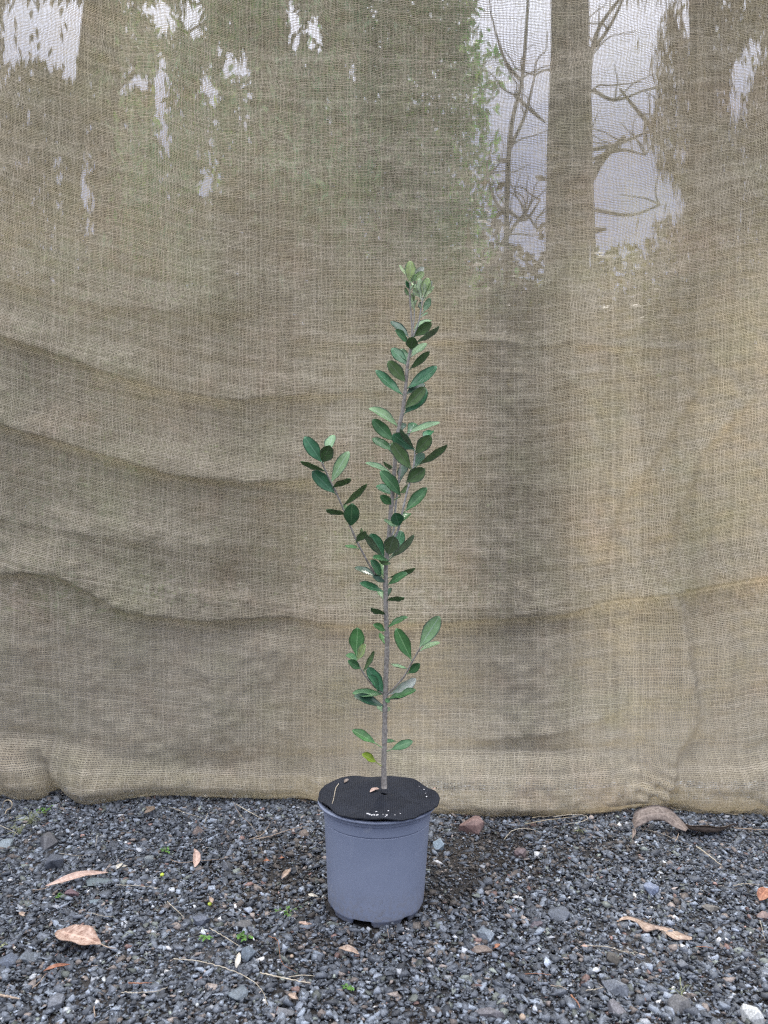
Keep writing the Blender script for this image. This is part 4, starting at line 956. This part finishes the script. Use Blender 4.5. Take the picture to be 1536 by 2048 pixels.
# weeds
def weed(pp, n, hgt, spread, lw, label, mat='weed', seed=0, grass=False):
    r_ = random.Random(seed); b = G(*pp, .004); root = empty('weed', b); tag(root, label, 'weed', 'small weeds in the gravel')
    V = []; Fq = []; SV = []; SF = []
    for i in range(n):
        th = r_.uniform(0, 2 * math.pi); rr = spread * r_.uniform(.2, 1); d_ = Vector((math.cos(th), math.sin(th), 0))
        h = hgt * r_.uniform(.4, 1); tip = d_ * rr + Vector((0, 0, h)); mid = d_ * rr * .45 + Vector((0, 0, h * .75))
        sp = spline([Vector((d_.x * .001, d_.y * .001, 0)), mid, tip], 4)
        tv, tf = tube(sp, [.0004] * len(sp), 5); o2 = len(SV); SV += tv; SF += [tuple(x + o2 for x in f) for f in tf]
        for j in range(1 if grass else 3):
            q = tip if j == 0 else mid.lerp(tip, r_.uniform(0, .8)); a = (d_ + Vector((r_.gauss(0, .7), r_.gauss(0, .7), r_.uniform(-.1, .6)))).normalized()
            ll = lw * (4 if grass else 2) * r_.uniform(.6, 1.2); ww = lw * (.18 if grass else .5)
            s_ = a.cross(Vector((r_.gauss(0, .3), r_.gauss(0, .3), 1))).normalized(); up = s_.cross(a)
            o2 = len(V)
            for vv, wf in ((0, .2), (.3, .9), (.65, 1), (1, .15)):
                c = q + a * ll * vv - up * 0.0 + Vector((0, 0, -ll * .3 * vv * vv))
                V += [c - s_ * ww * wf + up * ww * .25, c, c + s_ * ww * wf + up * ww * .25]
            for k in range(3):
                for m_ in range(2): a_ = o2 + k * 3 + m_; Fq.append((a_, a_ + 1, a_ + 4, a_ + 3))
    off = Vector((b.x, b.y, b.z))
    def mk(nm, VV, FF, mt):
        me = npmesh(nm, np.array([tuple(v) for v in VV]), np.array(FF)); o = bpy.data.objects.new(nm, me); COL.objects.link(o); me.materials.append(M[mt]); o.parent = root
        me.polygons.foreach_set('use_smooth', [True] * len(me.polygons))
    mk('weed_leaves', V, Fq, mat); mk('weed_stem', SV, SF, 'drygrass')
weed(EC(225, 200), 10, .018, .014, .004, 'green leafy weed growing by the hem at the left', 'weed', 1)
weed(EC(150, 240), 22, .022, .024, .004, 'sprawling dry grassy weed at the left edge of the gravel', 'drygrass', 2, True)
weed(EC(100, 290), 14, .014, .018, .004, 'low dry grass tuft in front of the sprawling weed', 'drygrass', 3, True)
weed(EC(825, 385), 6, .012, .008, .0035, 'tiny bright green weed left of the small upright leaf', 'weed', 4)
weed(EC(1012, 820), 6, .007, .008, .004, 'pair of small round green sprouts left of the brighter sprout', 'weed', 5)
weed(EC(1212, 815), 8, .008, .010, .004, 'bright green sprout above the dark teal rock', 'weed', 6)
weed(EC(1425, 695), 9, .012, .020, .003, 'leafy green sprig lying left of the pot', 'weed', 7)
weed(EC(280, 607), 5, .006, .006, .003, 'dark green sprout beside the maroon rock', 'weed', 8)
weed((697, 1977), 4, .005, .005, .0035, 'tiny green sprout below the pot near the bottom edge', 'weed', 9)
weed((1160, 1665), 8, .012, .016, .003, 'dry grass blades under the hem right of centre', 'drygrass', 10, True)
weed(EC(10, 850), 5, .005, .006, .003, 'dull green sprout cut by the left edge', 'drygrass', 11)
weed(GC(1140, 1010), 5, .012, .010, .003, 'faint greenish blades near the bottom right', 'drygrass', 12, True)

# loose thread loop of the cloth
lp = [P(4, 1618, 1.63), P(8, 1604, 1.62), P(17, 1600, 1.615), P(24, 1606, 1.61), P(22, 1616, 1.61), P(14, 1620, 1.61), P(10, 1628, 1.60)]
o = tube_obj('hessian_thread', spline(lp, 6), [.0012] * 37, M['thread'], None, 6); tag(o, 'loose curled thread loop at the cloth hem, far left', 'thread')

# ------------------------------------------------------------------ bits on the mat
def cD(x, y): return 600 + x / 4.8, 1520 + y / 4.8
def onmat(px, py, dz=.001):
    z = .176
    for _ in range(4):
        p = G(px, py, z); z = float(mat_z(p.x, p.y))
    p.z = z + dz; return p
def mat_straw(pts, label, r, mat='straw'):
    sp = spline([onmat(*cD(*p), .0012) for p in pts], 8)
    o = tube_obj('straw', sp, [r * (1 - .5 * i / len(sp)) for i in range(len(sp))], M[mat], None, 6); tag(o, label, 'straw', 'litter on the weed mat')
mat_straw([(372,235),(345,275),(330,340),(322,385),(308,425)], 'pale bent straw lying on the left of the weed mat', .0007)
def mat_chip(pts, w_, label, mat, dz=.002):
    dry_leaf(None, None, w_, label, mat, 'leaf_scrap', curl=.3, tilt=.2, ptsw=[onmat(*cD(*p), dz + .001 * i) for i, p in enumerate(pts)], group='litter on the weed mat', cat='leaf scrap')
mat_chip([(672,318),(710,300),(760,298)], 9, 'pink brown leaf scrap lying on the weed mat below the stem', 'pink')
mat_chip([(425,228),(445,212),(470,208)], 7, 'small brown leaf scrap at the back left of the weed mat', 'grey')
mat_chip([(1268,282),(1285,290),(1300,300)], 5, 'dark brown fleck on the right edge of the weed mat', 'mott')
crumbs = [(652,520,26), (668,528,24), (690,532,20), (712,533,26), (735,535,22), (748,530,16), (733,500,20), (832,536,24), (820,545,14), (848,492,18), (798,524,10), (912,530,12), (962,516,14), (1215,355,16), (1190,286,14), (1205,322,12), (1145,255,10), (440,600,8), (330,510,16), (312,518,14), (345,500,10), (585,515,6), (1230,300,8)]
r_ = random.Random(5)
for i, (x, y, s_) in enumerate(crumbs[:17]):
    p = onmat(*cD(x, y), 0.0); rr = s_ / 4.8 * p.y / F / 2
    bm = bmesh.new(); bmesh.ops.create_icosphere(bm, subdivisions=1, radius=rr)
    for v in bm.verts: v.co = Vector((v.co.x * 1.3, v.co.y * .9, v.co.z * .6)) * r_.uniform(.75, 1.15)
    me = bpy.data.meshes.new('grit'); bm.to_mesh(me); bm.free()
    o = link('grit', me, M['white'], smooth=False); o.location = p + Vector((0, 0, rr * .4)); o.rotation_euler.z = r_.uniform(0, 6)
    lab = 'white crumb of grit in the cluster at the front of the weed mat' if i < 11 else ('lone white crumb of grit right of the front cluster on the mat' if i < 13 else 'pale crumb of grit on the right part of the weed mat')
    tag(o, lab, 'grit', 'white grit crumbs on the weed mat' if i < 11 else ('stray crumbs right of the front cluster' if i < 13 else 'pale crumbs on the right of the mat'))

# ------------------------------------------------------------------ the trees behind the cloth
FM = dict(
    dark=m_foliage('foliage dark', (.020, .034, .015), (.034, .055, .021), (.055, .075, .030)),
    mid=m_foliage('foliage mid', (.050, .10, .045), (.080, .15, .06), (.14, .19, .07)),
    warm=m_foliage('foliage warm', (.06, .062, .026), (.10, .095, .038), (.17, .14, .055)),
    lush=m_foliage('foliage lush', (.09, .21, .11), (.13, .28, .13), (.26, .34, .12)),
    brown=m_foliage('foliage brown', (.050, .038, .025), (.080, .060, .038), (.12, .085, .05)),
)
GAPS = [
 [(0,0),(170,0),(185,60),(180,120),(140,160),(60,120),(0,150)], [(240,0),(330,0),(360,60),(330,75),(290,40)], [(350,0),(410,0),(405,75),(370,70)],
 [(110,120),(190,130),(175,185),(125,160)], [(255,140),(300,150),(296,195),(260,175)], [(303,130),(335,120),(340,250),(344,290),(336,350),(318,300),(306,230)], [(336,140),(352,190),(376,245),(368,250),(345,200)],
 [(400,160),(425,158),(436,205),(404,212)], [(436,98),(500,115),(492,160),(440,150)], [(417,245),(427,245),(428,335),(420,330)], [(450,280),(470,300),(466,330),(452,320)], [(385,362),(450,355),(448,372),(390,385)],
 [(107,300),(120,310),(132,385),(122,375)], [(145,290),(165,300),(185,400),(200,475),(185,480),(165,400)], [(52,170),(60,170),(60,230),(54,225)],
 [(568,0),(602,0),(600,120),(580,130)], [(604,40),(640,30),(652,70),(655,110),(610,100)], [(600,120),(625,125),(620,145),(602,140)], [(690,110),(720,150),(712,180),(690,160)], [(735,14),(760,20),(752,45),(736,40)],
 [(645,165),(660,170),(672,285),(660,275),(648,220)], [(480,225),(500,225),(490,280),(484,275)], [(690,400),(700,400),(700,412),(688,412)],
 [(950,0),(1060,0),(1080,60),(1080,520),(1060,500),(1020,490),(990,460),(1010,400),(1000,350),(1012,290),(980,250),(985,200),(1030,190),(1030,100),(960,90)],
 [(930,80),(950,90),(945,100),(925,95)], [(935,260),(960,285),(945,295)], [(880,190),(892,200),(885,215)], [(905,160),(900,145),(892,150)], [(940,350),(950,340),(960,360),(945,368)], [(960,370),(975,380),(970,400)],
 [(1168,0),(1340,0),(1325,40),(1300,120),(1315,190),(1290,200),(1288,280),(1330,360),(1380,420),(1310,450),(1290,490),(1190,500),(1190,540),(1170,540)],
 [(1340,0),(1410,0),(1400,80),(1370,60)], [(1380,40),(1400,100),(1385,150),(1375,90)], [(1530,60),(1495,90),(1465,130),(1455,240),(1485,245),(1490,200),(1525,110)], [(1440,0),(1462,0),(1455,25)],
]
def in_poly(px, py, poly):
    ins = np.zeros(px.shape, bool); n = len(poly)
    for i in range(n):
        x1, y1 = poly[i]; x2, y2 = poly[(i + 1) % n]
        c = ((y1 > py) != (y2 > py)); xi = (x2 - x1) * (py - y1) / ((y2 - y1) + 1e-9) + x1
        ins ^= c & (px < xi)
    return ins
def leaf_cloud(pts, ln, wd, droop, r_):
    n = len(pts); d_ = r_.normal(0, 1, (n, 3)); d_ /= np.linalg.norm(d_, axis=1)[:, None]
    d_ = d_ * (1 - droop) + np.array([0, 0, -1.]) * droop; d_ /= np.linalg.norm(d_, axis=1)[:, None]
    s_ = np.cross(d_, r_.normal(0, 1, (n, 3))); s_ /= np.linalg.norm(s_, axis=1)[:, None] + 1e-9
    nn = np.cross(s_, d_)
    L = ln * r_.uniform(.6, 1.25, n)[:, None]; W = wd * r_.uniform(.6, 1.2, n)[:, None] * .5
    a = pts - d_ * L * .5; b = pts + d_ * L * .5; m1 = pts - d_ * L * .1 + s_ * W + nn * W * .3; m2 = pts - d_ * L * .1 - s_ * W + nn * W * .3
    V = np.stack([a, m1, b, m2], 1).reshape(-1, 3); Fq = np.arange(n * 4).reshape(-1, 4)
    return V, Fq
def crown(parent, pts, ln, wd, droop, mat, seed, name='crown'):
    V, Fq = leaf_cloud(pts, ln, wd, droop, np.random.default_rng(seed))
    me = npmesh(name, V, Fq); return link(name, me, mat, parent, smooth=False)
def pix(pts): return 768 + pts[:, 0] / pts[:, 1] * F, 1024 - (pts[:, 2] - CH) / pts[:, 1] * F
def sunshade_keep(pts, r_):
    """thin the canopy where the sun should reach the right-hand half of the cloth in patches"""
    t_ = (pts[:, 1] - 1.66) / SUN_DIR.y; hit = pts - np.array(SUN_DIR)[None] * t_[:, None]
    cx = 768 + hit[:, 0] / 1.66 * F; cy = 1024 - (hit[:, 2] - CH) / 1.66 * F
    return cx, cy
def sun_open(cx, cy):
    a = np.clip((cx - 650) / 130, 0, 1) * np.clip((cy - 430) / 220, 0, 1)
    n = .5 + .28 * np.sin(cx * .021 + 1.3 + .6 * np.sin(cy * .009)) + .22 * np.sin(cy * .013 + cx * .006 + .5) + .20 * np.sin(cx * .043 - cy * .027) + .12 * np.sin(cx * .03 + cy * .061)
    def bl(x, y, rx, ry): return np.exp(-((cx - x) / rx) ** 2 - ((cy - y) / ry) ** 2)
    o_ = a * np.clip((n - .20) * 2.1, 0, 1) * (1 - .45 * np.clip((cy - 1200) / 200, 0, 1))
    for x, y, rx, ry in ((1010, 830, 55, 330), (1165, 950, 40, 250), (560, 1100, 120, 300), (1010, 1480, 160, 120), (1270, 1450, 40, 160), (1420, 1560, 90, 60)): o_ = o_ * (1 - .6 * bl(x, y, rx, ry))
    return o_
def gum_tree(label, pxb, Y, rtrunk, x0, x1, nleaf, mat, seed, ln=.11, wd=.028, droop=.75, ytop=-300, ybot=560, gaps=True, name='gum_tree', topx=None, cat='tree', canopy=0, barkm='bark'):
    r_ = np.random.default_rng(seed); rr = random.Random(seed)
    X = (pxb - 768) * Y / F; root = empty(name, (X, Y, 0)); tag(root, label, cat, 'trees behind the cloth')
    Htop = CH + (1024 + 1500) * Y / F * .9; lean = ((topx or pxb) - pxb) * Y / F
    tp = [Vector((X + lean * f + rr.gauss(0, .02), Y + rr.gauss(0, .02), Htop * f)) for f in (0, .15, .3, .5, .7, .85, 1)]
    sp = spline(tp, 5); n = len(sp); tube_obj('trunk', sp, [rtrunk * (1.15 - .75 * i / n) for i in range(n)], M[barkm], root, 14, .08, seed)
    # limbs
    for k in range(6):
        b = sp[int(n * rr.uniform(.25, .85))]; e_ = b + Vector((rr.uniform(-1, 1) * (x1 - x0) * Y / F * .45, rr.uniform(-.5, .5), rr.uniform(.3, 1.1)))
        tube_obj('limb', spline([b, b.lerp(e_, .5) + Vector((0, 0, .12)), e_], 6), [rtrunk * .28 * (1 - .8 * i / 12) + .003 for i in range(13)], M[barkm], root, 8, .1, k)
    # foliage in hanging clumps
    nleaf = int(nleaf * 4.0); nc = max(12, nleaf // 55); cx = r_.uniform(x0, x1, nc); cy = r_.uniform(ytop, ybot, nc); cY = Y - .45 + r_.normal(0, .3, nc)
    ci = r_.integers(0, nc, nleaf)
    sx = r_.normal(0, 34, nleaf); sy = r_.normal(0, 60, nleaf)
    YY = cY[ci] + r_.normal(0, .12, nleaf)
    pxx = cx[ci] + sx; pyy = cy[ci] + sy
    pts = np.stack([(pxx - 768) * YY / F, YY, CH - (pyy - 1024) * YY / F], -1)
    if gaps:
        bad = np.zeros(nleaf, bool)
        jx = pxx + r_.normal(0, 6, nleaf); jy = pyy + r_.normal(0, 12, nleaf)
        for poly in GAPS: bad |= in_poly(jx, jy + 6, poly) | in_poly(jx, jy - 8, poly)
        pts = pts[~bad | (r_.random(nleaf) < .012)]
    if canopy:  # unseen crown leaves above the frame, added and thinned to shape sun on the cloth
        canopy = int(canopy * 3)
        c2x = r_.uniform(x0 - 150, x1 + 150, canopy); c2y = r_.uniform(-1900, -120, canopy); YY = Y + r_.normal(0, .5, canopy)
        p2 = np.stack([(c2x - 768) * YY / F, YY, CH - (c2y - 1024) * YY / F], -1)
        op = sun_open(*sunshade_keep(p2, r_)); p2 = p2[r_.random(canopy) > op * 1.15]
        pts = np.concatenate([pts, p2])
    pts = pts[pts[:, 2] > .1]
    op = sun_open(*sunshade_keep(pts, r_)); pts = pts[(r_.random(len(pts)) > op * 1.1) | (pix(pts)[1] > 0)]
    crown(root, pts, ln, wd, droop, FM[mat], seed + 50)
    return root
gum_tree('dark straight tree behind the upper left of the cloth', 212, 5.6, .11, -260, 330, 4200, 'dark', 21, canopy=2600)
gum_tree('leaning gum tree with drooping foliage behind the left of the cloth', 60, 6.6, .07, -500, 250, 3200, 'brown', 22, topx=320, canopy=1500)
gum_tree('green leafed tree behind the cloth left of the shrub tip', 540, 5.2, .10, 260, 700, 5200, 'lush', 23, ln=.10, wd=.03, droop=.6, canopy=2600)
gum_tree('loose bright green tree behind the cloth above the shrub', 790, 6.0, .09, 620, 960, 4600, 'lush', 24, ln=.10, wd=.035, droop=.5, canopy=2600)
gum_tree('thick bare trunk showing dark through the cloth at the upper right', 1126, 5.0, .155, 1040, 1250, 300, 'mid', 25, ytop=-700, ybot=-250, canopy=2600)
gum_tree('feathery brown tree behind the upper right corner of the cloth', 1400, 5.6, .10, 1290, 1800, 5200, 'brown', 26, ln=.16, wd=.014, droop=.8, canopy=2600)
gum_tree('broad tree with warm leaves behind the right edge of the cloth', 1660, 6.6, .12, 1380, 2100, 3600, 'warm', 27, canopy=1800)
# thin bare saplings whose twigs cross the patch of sky
def sapling(label, pxs, Y, seed, branches, box=None, nt=0):
    root = empty('bare_sapling', ((pxs[0][0] - 768) * Y / F, Y, 0)); tag(root, label, 'sapling', 'bare saplings behind the cloth')
    pp = [Vector(((pxs[0][0] - 768) * Y / F, Y, 0))] + [P(x, y, Y) for x, y in pxs]
    sp = spline(pp, 8); n = len(sp); tube_obj('trunk', sp, [.022 * (1 - .7 * i / n) for i in range(n)], M['bark'], root, 8, .1, seed)
    for br in branches:
        s2 = spline([P(x, y, Y + .05 * math.sin(x)) for x, y in br], 6); m = len(s2); tube_obj('limb', s2, [.012 * (1 - .7 * i / m) + .001 for i in range(m)], M['bark'], root, 6, .15, 3)
    rr = random.Random(seed)
    for k in range(nt):      # fine twigs forking off the limbs
        br = rr.choice(branches + [pxs]); a = rr.choice(br); x, y = a; th = rr.uniform(-2.9, -.2); pp = [P(x, y, Y)]
        for j in range(5):
            x += math.cos(th) * rr.uniform(12, 26); y += math.sin(th) * rr.uniform(10, 24); th += rr.gauss(0, .35)
            pp.append(P(x, y, Y + rr.gauss(0, .03)))
        s2 = spline(pp, 3); m = len(s2); tube_obj('limb', s2, [.0055 * (1 - .8 * i / m) + .0008 for i in range(m)], M['bark'], root, 5, .1, k)
sapling('thin bare sapling crossing the bright sky patch right of the thick trunk', [(1192, 700), (1180, 300), (1186, 90), (1250, -20), (1290, -120)], 4.6, 31,
        [[(1180, 300), (1230, 290), (1300, 262), (1360, 240)], [(1182, 320), (1240, 300), (1290, 310)], [(1184, 100), (1215, 60), (1245, 0), (1262, -60)], [(1185, 180), (1230, 200), (1290, 180)], [(1190, 420), (1260, 430), (1320, 410)], [(1184, 110), (1160, 60), (1150, 0)]], nt=34)
sapling('thin bare sapling crossing the sky patch left of the thick trunk', [(1010, 700), (1018, 300), (1045, 150), (1060, -60)], 4.7, 32,
        [[(1030, 190), (1060, 220), (1090, 245)], [(1018, 300), (1050, 230), (1070, 150)], [(1015, 420), (1050, 440), (1080, 400)], [(1012, 430), (990, 400), (975, 350)], [(1015, 470), (1050, 430), (1075, 460)], [(1040, 160), (1010, 120), (990, 60)]], nt=30)
# hedge of shrubs closing the view below the trees
def shrub_back(label, px, Y, wdt, hgt, n, mat, seed):
    r_ = np.random.default_rng(seed); rr = random.Random(seed); X = (px - 768) * Y / F
    root = empty('bush', (X, Y, 0)); tag(root, label, 'bush', 'bushes behind the cloth')
    for k in range(5):
        e_ = Vector((X + rr.uniform(-.4, .4) * wdt, Y + rr.uniform(-.2, .2), hgt * rr.uniform(.5, .8)))
        tube_obj('stem', spline([Vector((X + rr.uniform(-.06, .06), Y, 0)), Vector((X, Y, hgt * .3)).lerp(e_, .4), e_], 6), [.02 * (1 - .06 * i) for i in range(13)], M['bark'], root, 7, .1, k)
    nc = 90; th = r_.uniform(0, 6.28, nc); ph = r_.random(nc)
    cen = np.stack([X + wdt * .5 * np.cos(th) * np.sqrt(r_.random(nc)), Y + .45 * np.sin(th), .12 + (hgt - .12) * ph * (1 - .25 * np.abs(np.cos(th)) * ph)], -1)
    pts = cen[r_.integers(0, nc, n)] + r_.normal(0, 1, (n, 3)) * np.array([.15, .14, .14]) * (1)
    pts = pts[pts[:, 2] > .02]
    px_, py_ = pix(pts); bad = np.zeros(len(pts), bool)
    for poly in GAPS: bad |= in_poly(px_, py_, poly)
    crown(root, pts[~bad], .09, .04, .1, FM[mat], seed, 'foliage')
hedge = [('rounded dark bush behind the left edge of the cloth', -60, 4.6, 1.6, 2.3, 5200, 'dark'), ('bushy green bush behind the cloth, left quarter', 250, 4.8, 1.5, 2.3, 5200, 'mid'),
         ('dark dense bush behind the cloth, left of the shrub', 520, 4.5, 1.4, 2.2, 5200, 'dark'), ('green bush straight behind the shrub', 800, 4.8, 1.4, 2.25, 5200, 'mid'),
         ('brownish bush behind the cloth right of the shrub', 1040, 4.4, 1.2, 2.05, 5200, 'brown'), ('yellowish bush behind the cloth, right quarter', 1290, 4.7, 1.4, 2.15, 5200, 'warm'),
         ('broad warm green bush behind the right edge of the cloth', 1560, 4.5, 1.6, 2.4, 5200, 'warm')]
for i, (lab, px, Y, wd_, hg, n, mt) in enumerate(hedge): shrub_back(lab, px, Y, wd_, hg + .3, 9000, mt, 60 + i)
# distant wood as one mass
rr_ = np.random.default_rng(90); n = 34000
pts = np.stack([rr_.uniform(-14, 14, n), 9.5 + rr_.uniform(0, 3, n), rr_.random(n) ** .8 * 3.9], -1)
pts[:, 2] *= .86 + .12 * np.sin(pts[:, 0] * 1.7) + .06 * np.sin(pts[:, 0] * 5.1)
V, Fq = leaf_cloud(pts, .34, .16, .2, rr_)
wood = link('distant_wood', npmesh('distant_wood', V, Fq), FM['mid'], smooth=False); tag(wood, 'low dense wood closing the view behind the trees', 'wood', kind='stuff')
